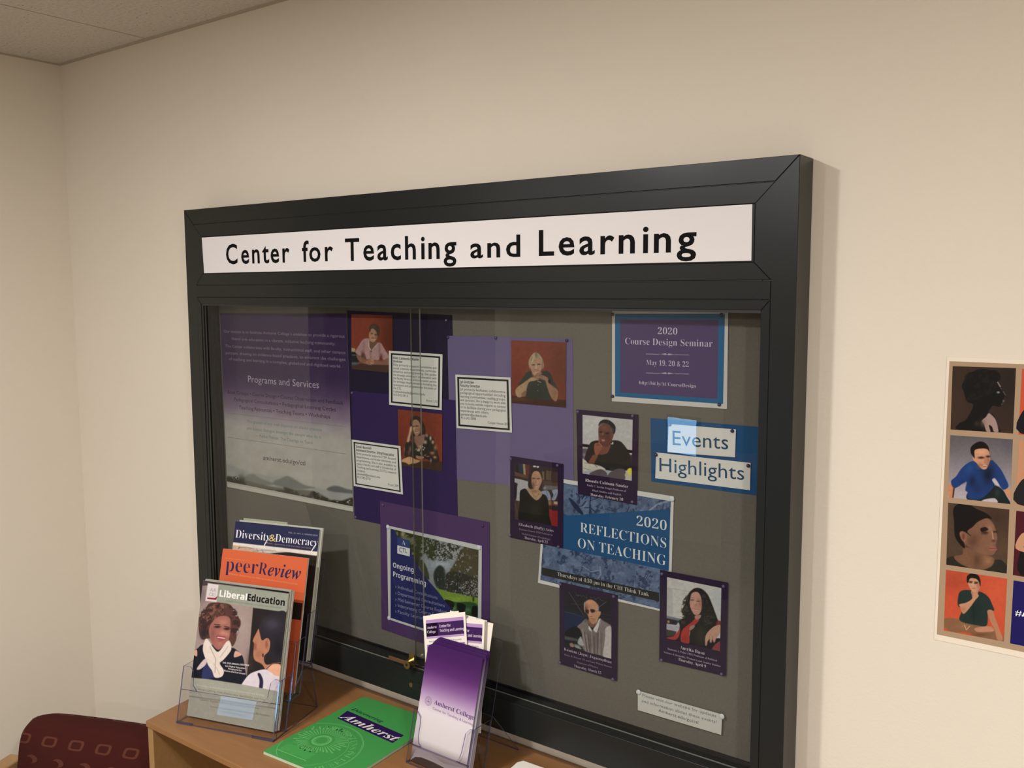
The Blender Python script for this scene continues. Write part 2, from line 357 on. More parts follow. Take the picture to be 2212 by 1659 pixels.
class Canvas:
    def __init__(s, plane, quad, crop, res=1.0, h=.00012, g=None):
        s.p = plane; s.ox, s.oy, s.s = crop; s.h = h; s.g = g or GAIN_IN
        c = [plane.at(*q) for q in quad]                     # TL TR BR BL
        w = max(math.dist(quad[0], quad[1]), math.dist(quad[3], quad[2])); hh = max(math.dist(quad[0], quad[3]), math.dist(quad[1], quad[2]))
        s.nx = int(w*res*1.5)+2; s.ny = int(hh*res*1.5)+2
        U, V = np.meshgrid(np.linspace(0, 1, s.nx), np.linspace(0, 1, s.ny))
        s.AB = ((1-U)*(1-V))[..., None]*c[0]+(U*(1-V))[..., None]*c[1]+(U*V)[..., None]*c[2]+((1-U)*V)[..., None]*c[3]
        W = s.p.O+s.AB[..., 0:1]*s.p.u+s.AB[..., 1:2]*s.p.v
        px, py = proj(W); s.X = (px-s.ox)*s.s; s.Y = (py-s.oy)*s.s; s.U, s.V_ = U, V
        s.I = np.zeros((s.ny, s.nx, 3)); s.W = W
    def col(s, c): return np.array(c, float)
    def mixin(s, m, c, a=1.0):
        m = (m*a)[..., None]; s.I = s.I*(1-m)+np.asarray(c, float)*m
    def fill(s, c): s.I[:] = c
    def grad(s, c0, c1, t0=0, t1=1, m=1.0):
        t = np.clip((s.V_-t0)/(t1-t0), 0, 1)[..., None]; s.I = np.array(c0)*(1-t)+np.array(c1)*t
    def mask(s, pts, smooth=True, soft=1.0):
        P = catmull(pts) if smooth else np.array(pts, float); w = soft*s.s; (bx0, by0), (bx1, by1) = P.min(0)-w, P.max(0)+w
        sel = (s.X > bx0) & (s.X < bx1) & (s.Y > by0) & (s.Y < by1); out = np.zeros(s.X.shape)
        X, Y = s.X[sel], s.Y[sel]
        if not len(X): return out
        inside = np.zeros(X.shape, bool); d2 = np.full(X.shape, 1e12); n = len(P)
        for i in range(n):
            x1, y1 = P[i]; x2, y2 = P[(i+1) % n]
            if y1 != y2:
                inside ^= ((y1 > Y) != (y2 > Y)) & (X < (x2-x1)*(Y-y1)/(y2-y1)+x1)
            dx, dy = x2-x1, y2-y1; L = dx*dx+dy*dy+1e-9
            t = np.clip(((X-x1)*dx+(Y-y1)*dy)/L, 0, 1); np.minimum(d2, (X-x1-t*dx)**2+(Y-y1-t*dy)**2, out=d2)
        out[sel] = np.clip(.5+np.sqrt(d2)*np.where(inside, 1, -1)/(2*w), 0, 1)
        return out
    def run(s, ops):
        for op in ops:
            k = op[0]
            if k == 'f': s.fill(op[1])
            elif k == 'g': s.grad(*op[1:])
            elif k in 'pP': s.mixin(s.mask(op[2:], k == 'p'), op[1])
            elif k == 'a': s.mixin(s.mask(op[3:], True, 2.0), op[1], op[2])       # soft translucent shape
            elif k == 'b':
                cx, cy, rx, ry, c, a = op[1:7]; r2 = ((s.X-cx)/rx)**2+((s.Y-cy)/ry)**2; m = np.exp(-.55*r2**1.5) if min(rx, ry) < 3.2*s.s else np.exp(-1.2*r2); s.mixin(m, c, a)
            elif k == 'e':
                cx, cy, rx, ry, c = op[1:6]; m = np.clip((1-np.sqrt(((s.X-cx)/rx)**2+((s.Y-cy)/ry)**2))*min(rx, ry)/s.s+.5, 0, 1); s.mixin(m, c)
            elif k == 'l':
                w, c = op[1], op[2]; pts = op[3:]; d = np.full(s.X.shape, 1e9)
                for (x1, y1), (x2, y2) in zip(pts, pts[1:]):
                    dx, dy = x2-x1, y2-y1; L = dx*dx+dy*dy+1e-9; t = np.clip(((s.X-x1)*dx+(s.Y-y1)*dy)/L, 0, 1)
                    d = np.minimum(d, np.hypot(s.X-x1-t*dx, s.Y-y1-t*dy))
                s.mixin(np.clip((w/2-d)/s.s+.5, 0, 1), c)
            elif k == 'n':
                a, sc, sd = op[1:4]; s.I = s.I*(1+a*(fbm(s.X/sc, s.Y/sc, sd)-.5)[..., None]*2)
            elif k == 't':     # textured shape: noise threshold inside polygon
                c, sc, th, sd = op[1:5]; m = s.mask(op[5:], True, 2.0); nz = fbm(s.X/sc, s.Y/sc, sd); s.mixin(m*np.clip((nz-th)*9+.5, 0, 1), c)
        return s
    def build(s, name, parent, mat=None, label=None):
        I = np.clip(s.I, 0, 255)/255.; A = np.where(I <= .04045, I/12.92, ((I+.055)/1.055)**2.4)*s.g; A = np.clip(A, .002, .88)
        W = (s.W+s.h*s.p.n).reshape(-1, 3); nx, ny = s.nx, s.ny
        idx = np.arange(nx*ny).reshape(ny, nx); q = np.stack([idx[1:, :-1], idx[1:, 1:], idx[:-1, 1:], idx[:-1, :-1]], -1).reshape(-1, 4)
        org = np.array(world_loc(parent)); me = bpy.data.meshes.new(name)
        me.vertices.add(len(W)); me.vertices.foreach_set('co', (W-org).astype(np.float32).ravel())
        me.loops.add(q.size); me.loops.foreach_set('vertex_index', q.ravel().astype(np.int32))
        me.polygons.add(len(q)); me.polygons.foreach_set('loop_start', np.arange(0, q.size, 4, dtype=np.int32)); me.polygons.foreach_set('loop_total', np.full(len(q), 4, np.int32))
        me.update(calc_edges=True)
        a = me.color_attributes.new('Col', 'FLOAT_COLOR', 'POINT'); C = np.ones((len(W), 4), np.float32); C[:, :3] = A.reshape(-1, 3); a.data.foreach_set('color', C.ravel())
        me.materials.append(mat or M_PHOTO); me.validate()
        o = bpy.data.objects.new(name, me); COL.objects.link(o); o.parent = parent
        if label: o['label'] = label
        return o

def sheet(name, parent, plane, quad, col, thick=.0003, mat=None, edge=None, loc=None, curl=None):
    """a sheet of paper with thickness; quad = surveyed corners TL TR BR BL or local coordinates"""
    ab = [plane.at(*q) for q in quad] if not isinstance(quad, np.ndarray) else quad
    ab = np.array(ab); F_ = plane.W(ab, 0); B_ = plane.W(ab, -thick)
    V = np.vstack([F_, B_]); f = [(3, 2, 1, 0), (4, 5, 6, 7)]+[(i, (i+1) % 4, 4+(i+1) % 4, 4+i) for i in range(4)]
    cols = [col]*4+[edge or col]*4
    return mk(name, V, f, mat or M_INK, parent, loc=loc, cols=cols)

# ================================================================== the setting
X0, X1, Y1 = -1.2896, 3.3, -4.2
def struct(o): o['kind'] = 'structure'; return o
struct(box('wall_back', X0, X1, 0, .12, 0, CEIL+.1, M_WALL))
struct(box('wall_left', X0-.12, X0, -1.0, .12, 0, CEIL+.1, M_WALL))
M_ADDED_HALL = mottled('added_hall_dark_paint', (.20, .17, .14), .03, 1.0, .85)  # added unseen hall, coloured dark so the case glass reflects less there
struct(box('wall_left_header', X0-.12, X0, -2.28, -1.0, 2.08, CEIL+.1, M_WALL))
struct(box('wall_added_hall', -2.92, -2.8, -2.28, -.88, 0, CEIL+.1, M_ADDED_HALL)); struct(box('wall_added_hall_end', -2.92, X0-.12, -.88, -.78, 0, CEIL+.1, M_ADDED_HALL))
struct(box('floor_added_hall', -2.8, X0, -2.28, -.88, -.1, -.002, M_ADDED_HALL)); struct(box('ceiling_added_hall', -2.8, X0-.12, -2.28, -.88, CEIL, CEIL+.1, M_ADDED_HALL))
struct(box('wall_right', X1, X1+.12, Y1, .12, 0, CEIL+.1, M_WALL2))
struct(box('wall_front', -3.2, X1, Y1-.12, Y1, 0, CEIL+.1, M_WALL2))
struct(box('wall_side', -3.32, -3.2, Y1, -2.28, 0, CEIL+.1, M_WALL2))
struct(box('wall_return', -3.2, X0-.12, -2.4, -2.28, 0, CEIL+.1, M_WALL2))
struct(box('floor', -3.2, X1, Y1, 0, -.12, 0, mottled('floor_carpet', (.27, .24, .20), .2, 80, .95, .3, 500)))
# ceiling: suspended tiles, the cut row against the left wall
ceil = struct(box('ceiling', -3.2, X1, Y1, 0, CEIL+.014, CEIL+.12, M_GRID))
xs = [X0+.006, -.8423]
while xs[-1] < X1-.61: xs.append(xs[-1]+.6096)
xs.append(X1-.006)
xl = [X0+.006]
while xl[-1] > -3.2+.61: xl.append(xl[-1]-.6096)
ys = [-.006]
while ys[-1] > Y1+1.23: ys.append(ys[-1]-1.2192)
ys.append(Y1+.006)
tile_cache = {}
def tile(x0, x1, y0, y1):
    g = .0026; w, d = round(x1-x0-2*g, 4), round(y1-y0-2*g, 4)
    if (w, d) not in tile_cache:
        v, f = boxvf(-w/2, w/2, -d/2, d/2, 0, .014); me = bpy.data.meshes.new('ceiling_tile'); me.from_pydata(v, [], f); me.materials.append(M_TILE); tile_cache[(w, d)] = me
    o = bpy.data.objects.new('ceiling_tile', tile_cache[(w, d)]); COL.objects.link(o); o.parent = ceil
    o.location = Vector(((x0+x1)/2, (y0+y1)/2, CEIL)) - world_loc(ceil)
for a, b in zip(xs, xs[1:]):
    if b-a < .02: continue
    for c, d in zip(ys, ys[1:]): tile(a, b, d, c)
for a, b in zip(xl, xl[1:]): tile(b, a, Y1+.006, -2.42)
# wall angle along the two walls in view
M_TRIM = simple('wall_angle', (.40, .345, .27), .5)
struct(box('trim_1', X0, X1, -.011, 0, CEIL-.003, CEIL+.0, M_TRIM))
struct(box('trim_2', X0, X0+.009, -2.28, -.011, CEIL-.003, CEIL+.0, M_TRIM))
struct(box('baseboard_back', X0, X1, -.012, 0, 0, .1, M_TRACK)); struct(box('baseboard_left', X0, X0+.012, -1.0, -.012, 0, .1, M_TRACK))
dr = struct(box('added_door_1', -1.0, -.1, Y1, Y1+.045, 0, 2.08, wood_mat('door_wood', (.10, .045, .02), (.14, .065, .03), .4), bevel=.003))  # unseen door, added to darken the right part of the glass reflection
hd = box('door_handle', -.93, -.82, Y1+.06, Y1+.075, .98, 1.0, M_BRASS, dr, bevel=.003)

# downlights
M_DISC = emit('downlight_glow', (1.0, .86, .68), 9.0); M_RING = simple('downlight_ring', (.6, .57, .52), .35)
dl = None
for i, (x, y, e) in enumerate(LIGHTS):
    t = thing('ceiling_downlight', (x, y, CEIL), ['recessed ceiling downlight nearest the notice case, out over the bookcase', 'recessed ceiling downlight behind the one nearest the notice case',
        'recessed ceiling downlight near the right wall, closer to the notice case wall', 'recessed ceiling downlight near the right wall, far from the notice case', 'recessed ceiling downlight added in the side alcove as ambient fill'][i], 'light', 'recessed ceiling downlights')
    n = 28; V = []; Fc = []
    for r, z in ((.092, 0), (.088, -.006), (.070, -.006), (.068, .0)):
        V += [(x+r*math.cos(2*math.pi*k/n), y+r*math.sin(2*math.pi*k/n), CEIL+z) for k in range(n)]
    for q in range(3): Fc += [(q*n+k, q*n+(k+1) % n, (q+1)*n+(k+1) % n, (q+1)*n+k) for k in range(n)]
    mk('trim_ring', V, Fc, M_RING, t)
    mk('diffuser', [(x+.069*math.cos(2*math.pi*k/n), y+.069*math.sin(2*math.pi*k/n), CEIL-.002) for k in range(n)], [tuple(range(n))[::-1]], M_DISC, t)

# desk with a lit monitor across the room (mirrored in the case glass)
t = thing('office_desk', (-1.05, -3.55, 0), 'brown office desk across the room with a lit monitor on it', 'desk')
box('desktop', -1.75, -.55, -3.95, -3.2, .66, .69, M_WOOD, t, bevel=.003)
for lx in (-1.72, -.61): box('leg', lx, lx+.03, -3.9, -3.25, 0, .66, M_BODY, t)
a_ = math.radians(12); du = np.array([math.cos(a_), math.sin(a_), 0]); dn = np.array([-math.sin(a_), math.cos(a_), 0])
c_ = np.array([-.975, -3.5, .835])
t = thing('computer_monitor', tuple(c_-np.array([0, 0, .145])), 'small computer monitor with a bright blue-white screen on the desk', 'monitor')
mp_ = Plane(c_, -du, (0, 0, 1))
def slab(pl, a0, a1, b0, b1, h0, h1):
    V = [pl.W(np.array([a, b]), h) for h in (h0, h1) for a, b in ((a0, b0), (a1, b0), (a1, b1), (a0, b1))]
    return np.array(V).reshape(8, 3), [(3, 2, 1, 0), (4, 5, 6, 7), (0, 1, 5, 4), (1, 2, 6, 5), (2, 3, 7, 6), (3, 0, 4, 7)]
v, f = slab(mp_, -.116, .116, -.118, .118, -.03, 0); mk('housing', v, f, M_BLACK, t)
v, f = slab(mp_, -.104, .104, -.104, .104, 0, .0006); mk('screen', v, f, emit('screen_glow', (.27, .60, 1.0), 17.0), t)
v, f = slab(mp_, -.02, .02, -.145, -.1, -.03, -.012); mk('stand', v, f, M_BLACK, t)

# ================================================================== display case
XL, XR, ZT, ZB, D = -.6309, .889, 1.8926, .8478, .061
OL, OR, OT, SILL = -.5777, .8355, 1.6653, .9115
case = thing('display_case', (XL, -D, ZB), 'wide dark grey metal wall case with sliding glass doors and a white title strip', 'display case')
def prism(name, pts, yf, yb, mat, parent, bw=.0007):
    """xz polygon (counter-clockwise seen from the room) pushed back from yf to yb with a small chamfer"""
    P = np.array(pts, float); n = len(P); Q = []
    for i in range(n):
        p, a, b = P[i], P[i]-P[i-1], P[(i+1) % n]-P[i]; a = a/np.linalg.norm(a); b = b/np.linalg.norm(b)
        na, nb = np.array([-a[1], a[0]]), np.array([-b[1], b[0]]); m = na+nb; m = m/max(.2, (m@na)); Q.append(p+m*bw)
    V = [(q[0], yf, q[1]) for q in Q]+[(p[0], yf+bw, p[1]) for p in P]+[(p[0], yb, p[1]) for p in P]
    Fc = [tuple(range(n))]
    for r in (0, 1): Fc += [(r*n+(i+1) % n, r*n+i, (r+1)*n+i, (r+1)*n+(i+1) % n) for i in range(n)]
    Fc.append(tuple(reversed(range(2*n, 3*n))))
    return mk(name, V, Fc, mat, parent)
g = .0003
yb = -.003
prism('side_stile', [(.8225+g, 1.738), (.850, 1.7105), (.850, ZB), (XR, ZB), (XR, ZT), (.8225, 1.826)], -D, yb, M_FRAME, case)
prism('side_stile', [(XL, ZB), (-.592, ZB), (-.592, 1.7105), (-.5645, 1.738), (-.5645, 1.826), (XL, ZT)], -D, yb, M_FRAME, case)
prism('top_rail', [(XL+.0365, 1.8567+g), (XR-.0365, 1.8567+g), (XR-.0006, ZT), (XL+.0006, ZT)], -D, yb, M_FRAME, case)
prism('header_panel', [(-.5645, 1.826), (.8225, 1.826), (XR-.0365, 1.8560), (XL+.0365, 1.8560)], -D, yb, M_FRAME, case)
prism('header_panel', [(-.5645+g, 1.738), (.8225-g, 1.738), (.8225-g, 1.8255), (-.5645+g, 1.8255)], -D, yb, M_FRAME, case)
prism('header_panel', [(-.5915, 1.7107), (.8495, 1.7107), (.8225, 1.7375), (-.5645, 1.7375)], -D, yb, M_FRAME, case)
prism('inner_rail', [(-.5915, 1.6815), (.8492, 1.6815), (.8492, 1.7096), (-.5915, 1.7096)], -D, yb, M_FRAME, case)
prism('glazing_bead', [(OL, OT), (OR, OT), (.8492, 1.6808), (-.5915, 1.6808)], -D, -.045, M_FRAME, case)
prism('glazing_bead', [(OR, SILL), (.8492, SILL), (.8492, 1.6802), (OR, OT-.0006)], -D, -.045, M_FRAME, case)
prism('glazing_bead', [(-.5915, SILL), (OL, SILL), (OL, OT-.0006), (-.5915, 1.6802)], -D, -.0585, M_FRAME, case)
prism('bottom_rail', [(-.5915, ZB), (.8492, ZB), (.8492, SILL-.0006), (-.5915, SILL-.0006)], -D, yb, M_FRAME, case)
# body behind the mouldings
vv, ff = [], []
def addb(*a):
    v, f = boxvf(*a); b = len(vv); vv.extend(v); ff.extend([tuple(i+b for i in q) for q in f])
addb(XL+.002, OL-.001, -D+.002, -.001, ZB+.002, ZT-.002); addb(OR+.001, XR-.002, -D+.002, -.001, ZB+.002, ZT-.002)
addb(OL, OR, -D+.002, -.001, OT+.001, ZT-.002); addb(OL, OR, -D+.002, -.001, ZB+.002, SILL-.001)
mk('inner_body', vv, ff, M_BODY, case)
box('tack_board', OL-.0005, OR+.0005, -.0105, -.0015, SILL-.0005, OT+.0005, M_BOARD, case)
box('board_gasket', OL, OR, -.0150, -.0105, SILL-.0006, SILL+.0038, M_TRACK, case)
# sliding tracks
box('track_sill', OL+.0076, OR, -.0585, -.0155, SILL-.0005, SILL+.0012, M_FRAME, case)
for y0, y1 in ((-.0590, -.0560), (-.0465, -.0440), (-.0335, -.0310), (-.0215, -.0190)):
    box('glass_track', OL, OL+.0075, y0, y1, SILL, OT, M_TRACK, case)
    box('glass_track', OL+.008, OR-.001, y0, y1, OT-.0045, OT, M_TRACK, case)
v, f = boxvf(OL, OL+.002, -D+.0025, -.0105, SILL, OT); mk('jamb_lining', v, f, M_TRACK, case)
# glass doors
def pane(x0, x1, y0, y1, z0, z1):
    v, f = boxvf(x0, x1, y0, y1, z0, z1)
    return mk('glass_door', v, f, None, case, mats=[M_GLASS, M_GEDGE], fmat=[1, 1, 0, 1, 0, 1])
pane(OL+.004, .1300, -.0530, -.0490, SILL+.0013, OT)['label'] = 'left sliding glass door, in front'
pane(.0940, OR-.001, -.0405, -.0365, SILL+.0013, OT)['label'] = 'right sliding glass door, behind the left one'
# ratchet lock on the glass, lock plate on the rail
lk = box('lock_bar', .040, .104, -.0650, -.0625, .9195, .9275, M_COPPER, case, bevel=.0006); lk['label'] = 'copper-coloured ratchet bar of the glass lock'
def cyl(name, c, ax, r, L, mat, parent, n=20, r2=None, smooth=True):
    c = np.array(c, float); ax = np.array(ax, float)/np.linalg.norm(ax); h = np.array([0, 0, 1.]) if abs(ax[2]) < .9 else np.array([1., 0, 0])
    a = np.cross(ax, h); a /= np.linalg.norm(a); b = np.cross(ax, a); r2 = r if r2 is None else r2
    V = [c+a*r*math.cos(t)+b*r*math.sin(t) for t in np.linspace(0, 2*math.pi, n, endpoint=False)]+[c+ax*L+a*r2*math.cos(t)+b*r2*math.sin(t) for t in np.linspace(0, 2*math.pi, n, endpoint=False)]
    Fc = [(i, (i+1) % n, n+(i+1) % n, n+i) for i in range(n)]+[tuple(reversed(range(n))), tuple(range(n, 2*n))]
    return mk(name, V, Fc, mat, parent)
lc = cyl('lock_cylinder', (.1035, -.0605, .9275), (0, -1, 0), .0088, .017, M_BRASS, case); lc['label'] = 'brass lock cylinder'
cyl('keyhole', (.1035, -.0775, .9275), (0, -1, 0), .0030, .0004, M_TRACK, lc)
box('lock_bracket', .096, .111, -.0625, -.0605, .921, .947, M_BRASS, case, bevel=.0005)
lp = box('lock_plate', .0944, .145, -.0622, -.0606, .8700, .8855, M_BLACK, case, bevel=.0004)
cyl('plate_button', (.1010, -.0622, .8782), (0, -1, 0), .0048, .0008, M_COPPER, lp)
for x in (.1125, .124): cyl('plate_hole', (x, -.0622, .8778), (0, -1, 0), .0042, .0003, M_TRACK, lp)

WHITE_IN = IN((196, 194, 188))
# ---------------- title strip
pl = wallplane(-.0613)
t = thing('title_sign', (.13, -.0613, 1.74), 'long white title strip with large black lettering on the case header', 'sign')
sheet('sheet', t, pl, [(435.8, 513.3), (1625, 441), (1623, 563), (441, 590)], OUT((230, 226, 226)), .0002)
for word, p0, p1, h in (('Center', (489, 570), (626, 566), 40), ('for', (653, 565), (720, 563), 42), ('Teaching', (746, 563), (986, 557.5), 45), ('and', (1016, 557), (1124, 553.8), 43), ('Learning', (1164, 552), (1504, 542.5), 52)):
    L_ = Lettering(pl); L_.text(word, 'gillb', p0, p1, h*1.06, (.003, .003, .003), 1.22); L_.build('lettering', t)

# ================================================================== papers inside the case
def poster(name, y, quad, col, label, cat, group=None):
    pl = wallplane(y); c = pl.at(*quad[3]); t = thing(name, (c[0], y, c[1]), label, cat, group); sheet('sheet', t, pl, quad, col); return t, pl
W_ = (.62, .62, .60)

# mission poster
Q = [(475.5, 677), (748.7, 677), (763.1, 1103.7), (490.8, 1049.6)]
t, pl = poster('mission_poster', -.0112, Q, IN((176, 174, 166)), 'tall poster fading from dark purple to white with a misty hill landscape, at the left', 'poster')
C = Canvas(pl, [Q[0], Q[1], (762.6, 1094), (490.4, 1040)], (470, 660, 3.606), .8)
vv_ = C.V_[..., None]
stops = [(0, (52, 36, 70)), (.34, (52, 36, 72)), (.43, (74, 56, 90)), (.49, (106, 88, 114)), (.55, (128, 112, 132)), (.60, (152, 144, 150)), (.66, (168, 164, 160)), (1, (170, 166, 158))]
I = np.zeros_like(C.I)
for k in range(3): I[..., k] = np.interp(C.V_, [s_[0] for s_ in stops], [s_[1][k] for s_ in stops])
C.I = I
C.run([('a', (150, 152, 150), .8, (60, 1250), (150, 1262), (260, 1300), (360, 1320), (420, 1330), (560, 1330), (700, 1400), (860, 1440), (1070, 1460), (1070, 1620), (60, 1420)),
       ('a', (118, 118, 112), .9, (230, 1320), (280, 1315), (330, 1345), (440, 1390), (330, 1400), (200, 1370)),
       ('a', (112, 114, 110), .95, (440, 1370), (520, 1335), (550, 1330), (600, 1355), (680, 1400), (760, 1420), (600, 1430), (450, 1400)),
       ('a', (92, 96, 98), .95, (850, 1430), (900, 1405), (960, 1412), (1010, 1430), (1070, 1442), (1070, 1465), (900, 1450)),
       ('a', (100, 98, 88), 1, (60, 1350), (200, 1360), (420, 1410), (600, 1430), (760, 1450), (900, 1520), (1070, 1560), (1070, 1640), (60, 1430)),
       ('t', (52, 48, 38), 30, .42, 3, (60, 1335), (120, 1335), (190, 1330), (240, 1400), (500, 1440), (520, 1415), (600, 1440), (700, 1480), (750, 1440), (850, 1500), (960, 1520), (1070, 1500), (1070, 1640), (60, 1440)),
       ('b', 185, 1365, 30, 45, (40, 44, 34), .9), ('n', .06, 60, 4)])
C.build('landscape_print', t)
Q2 = [(490.8, 1042), (762.9, 1096), (763.1, 1103.7), (490.8, 1049.6)]
L_ = Lettering(pl); c = (.36, .31, .40); k = lambda a, b: (470+a/3.606, 660+b/3.606)
L_.quad([k(75, 1385), k(1056, 1578), k(1057, 1606), k(76, 1412)][::-1], IN((190, 186, 176)))
for s_, a, b, h in (('Our mission is to facilitate Amherst College’s ambition to provide a rigorous', (50, 210), (990, 250), 22), ('liberal arts education in a vibrant, inclusive learning community.', (112, 268), (918, 308), 22),
                 ('The Center collaborates with faculty, instructional staff, and other campus', (62, 325), (996, 378), 22), ('partners, drawing on evidence-based practices, to embrace the challenges', (64, 378), (996, 432), 22),
                 ('of teaching and learning in a complex, globalized and digitized world.', (90, 425), (962, 485), 22)):
    L_.text(s_, 'osans', k(*a), k(*b), h/3.606, IN((132, 116, 138)))
L_.text('Programs and Services', 'osans', k(238, 596), k(790, 645), 14.5, IN((165, 150, 168)))
for s_, a, b in (('Book Groups • Course Design • Course Observation and Feedback', (80, 685), (980, 772)), ('Pedagogical Consultations • Pedagogical Learning Circles', (130, 742), (922, 825)), ('Teaching Resources • Teaching Teams • Workshops', (168, 805), (878, 880))):
    L_.text(s_, 'osans', k(*a), k(*b), 7.6, IN((34, 20, 38)))
for s_, a, b in (('The growth of any craft depends on shared practice', (230, 912), (812, 980)), ('and honest dialogue amongst the people who do it.', (230, 965), (812, 1038)), ('— Parker Palmer, The Courage to Teach', (295, 1022), (742, 1082))):
    L_.text(s_, 'osans', k(*a), k(*b), 6.4, IN((104, 124, 128)))
L_.text('amherst.edu/go/ctl', 'osans', k(356, 1200), k(684, 1246), 9.5, IN((62, 46, 66)))
for a, b in (((75, 835), (1000, 942)), ((80, 1024), (1005, 1155))):
    L_.quad([k(*a), k(a[0], a[1]+3), k(b[0], b[1]+3), k(*b)], IN((120, 112, 118)))
L_.build('lettering', t)
sl = [(470, 662), (753, 662), (766, 1108), (487, 1054)]
ab = np.array([wallplane(-.0142).at(*q) for q in sl]); ps = wallplane(-.0142)
V = np.vstack([ps.W(ab, 0), ps.W(ab, -.0006)]); mk('plastic_sleeve', V, [(3, 2, 1, 0), (4, 5, 6, 7)]+[(i, (i+1) % 4, 4+(i+1) % 4, 4+i) for i in range(4)], M_SLEEVE, t)['label'] = 'clear plastic sleeve over the poster'

# coloured backing papers
def backing(y, quad, col, label): 
    t, pl = poster('backing_paper', y, quad, col, label, 'paper', 'coloured backing papers'); return t
backing(-.0110, [(749.6, 670.8), (976.7, 680.5), (985, 1000), (753, 953)], IN((27, 22, 44)), 'near-black navy backing paper behind the photo of a person in a pink shirt')
backing(-.0112, [(966.6, 725.1), (1236.6, 731.8), (1240, 1064), (973, 1034)], IN((96, 86, 120)), 'large light lilac backing paper in the middle of the case')
backing(-.0115, [(759, 844.4), (983.5, 864.4), (989.5, 1168), (765.6, 1120.4)], IN((42, 28, 72)), 'deep purple backing paper behind the photo of a person in a floral blouse')
backing(-.0120, [(820.8, 1082.1), (1057.4, 1128), (1057.5, 1440), (824.4, 1358.5)], IN((70, 48, 88)), 'dusty purple backing paper behind the poster with the green campus lawn')
backing(-.0112, [(1405.3, 903), (1643, 922.8), (1640, 1071), (1406.9, 1039.9)], IN((30, 72, 112)), 'bright blue backing paper behind the two cut-out heading strips')

# name cards
def card(quad, tl, tr, label, head, body, foot, inner):
    t, pl = poster('name_card', -.0130, quad, WHITE_IN, label, 'card', 'staff name cards')
    ab = np.array([pl.at(*q) for q in quad]); L_ = Lettering(pl)
    def bil(u, v): return (ab[0]*(1-u)+ab[1]*u)*(1-v)+(ab[3]*(1-u)+ab[2]*u)*v
    a, b, w = inner; w *= 1.3; a *= .9; b *= .9
    outer = [(a, b), (1-a, b), (1-a, 1-b), (a, 1-b)]; inn = [(a+w, b+w), (1-a-w, b+w), (1-a-w, 1-b-w), (a+w, 1-b-w)]
    L_.add([bil(*q) for q in outer]+[bil(*q) for q in inn], [(i, 4+i, 4+(i+1) % 4, (i+1) % 4) for i in range(4)], (.012, .012, .012))
    ux = (ab[1]-ab[0]); uy = (ab[3]-ab[0]); W = np.linalg.norm(ux); H = np.linalg.norm(uy); ux = ux/W; uy = -uy/H
    def line(s_, style, u, v, w, cap, col):
        co, fs = glyphs(s_, style); o = bil(u, v); sx = (w*W/co[:, 0].max()) if w else cap/.7
        L_.add(o+np.outer(co[:, 0]*sx, ux)+np.outer(co[:, 1]*cap/.7, uy), fs, col)
    n = 2+len(body)+len(foot); y = .085; dy = .80/n
    for s_, w in head: y += dy; line(s_, 'sansb', .085, y, w, .0050, IN((56, 56, 62)))
    for s_, w in body: y += dy; line(s_, 'osans', .085, y, w, .0050, IN((84, 84, 88)))
    for s_, w, x in foot:
        if x < .3: y += dy
        line(s_, 'osans', x, y+(0.05 if x > .3 else 0), w, .0050, IN((84, 84, 88)))
    L_.build('lettering', t); return t
card([(840, 757.6), (955.8, 765.4), (954.1, 886.1), (840.5, 874.1)], 0, 0, 'black-bordered white name card beside the photo of a person in a pink shirt',
     [('Riley Caldwell-O’Keefe', .48), ('Director', .18)],
     [('Riley primarily supports humanities and', .81), ('social sciences departments, curricular', .81), ('initiatives and programming. She guides', .81), ('the strategic visioning in collaboration with', .81), ('the faculty director and is the point person', .81), ('for strategic implementation including the', .81), ('operations and programmatic functions of', .81), ('the CTL.', .16)],
     [('rcaldwellokeefe@amherst.edu', .60, .085), ('413-542-5915', .28, .085), ('Frost 212', .2, .72)], (.045, .045, .022))
card([(759.6, 949.5), (865.1, 963.7), (870.5, 1068.3), (764.1, 1049.6)], 0, 0, 'white name card with thick black border at lower left, below the deep purple paper edge',
     [('Sarah Bunnell', .32), ('Assistant Director, STEM Specialist', .78)],
     [('Sarah primarily supports STEM focused', .81), ('departments, curricular initiatives and', .81), ('programming. She is also available to', .81), ('support faculty and staff in Scholarship of', .81), ('Teaching and Learning (SOTL) research', .81), ('projects.', .18)],
     [('sbunnell@amherst.edu', .48, .085), ('413-542-5721', .28, .085), ('Frost 209', .2, .72)], (.045, .05, .02))
card([(983.5, 809), (1102.8, 815.5), (1106, 934.8), (986.4, 924.7)], 0, 0, 'white name card with thick black border on the light lilac paper',
     [('Jyl Gentzler', .26), ('Faculty Director', .37)],
     [('Jyl primarily facilitates collaborative', .82), ('pedagogical opportunities including', .82), ('learning communities, reading groups,', .82), ('and seminars. She is happy to work with', .82), ('you to invite outside experts to campus', .82), ('or to facilitate sharing your pedagogical', .82), ('experiences with others.', .52)],
     [('jgentzler@amherst.edu', .48, .085), ('413-542-5898', .28, .085), ('Cooper House 207', .36, .58)], (.04, .045, .026))

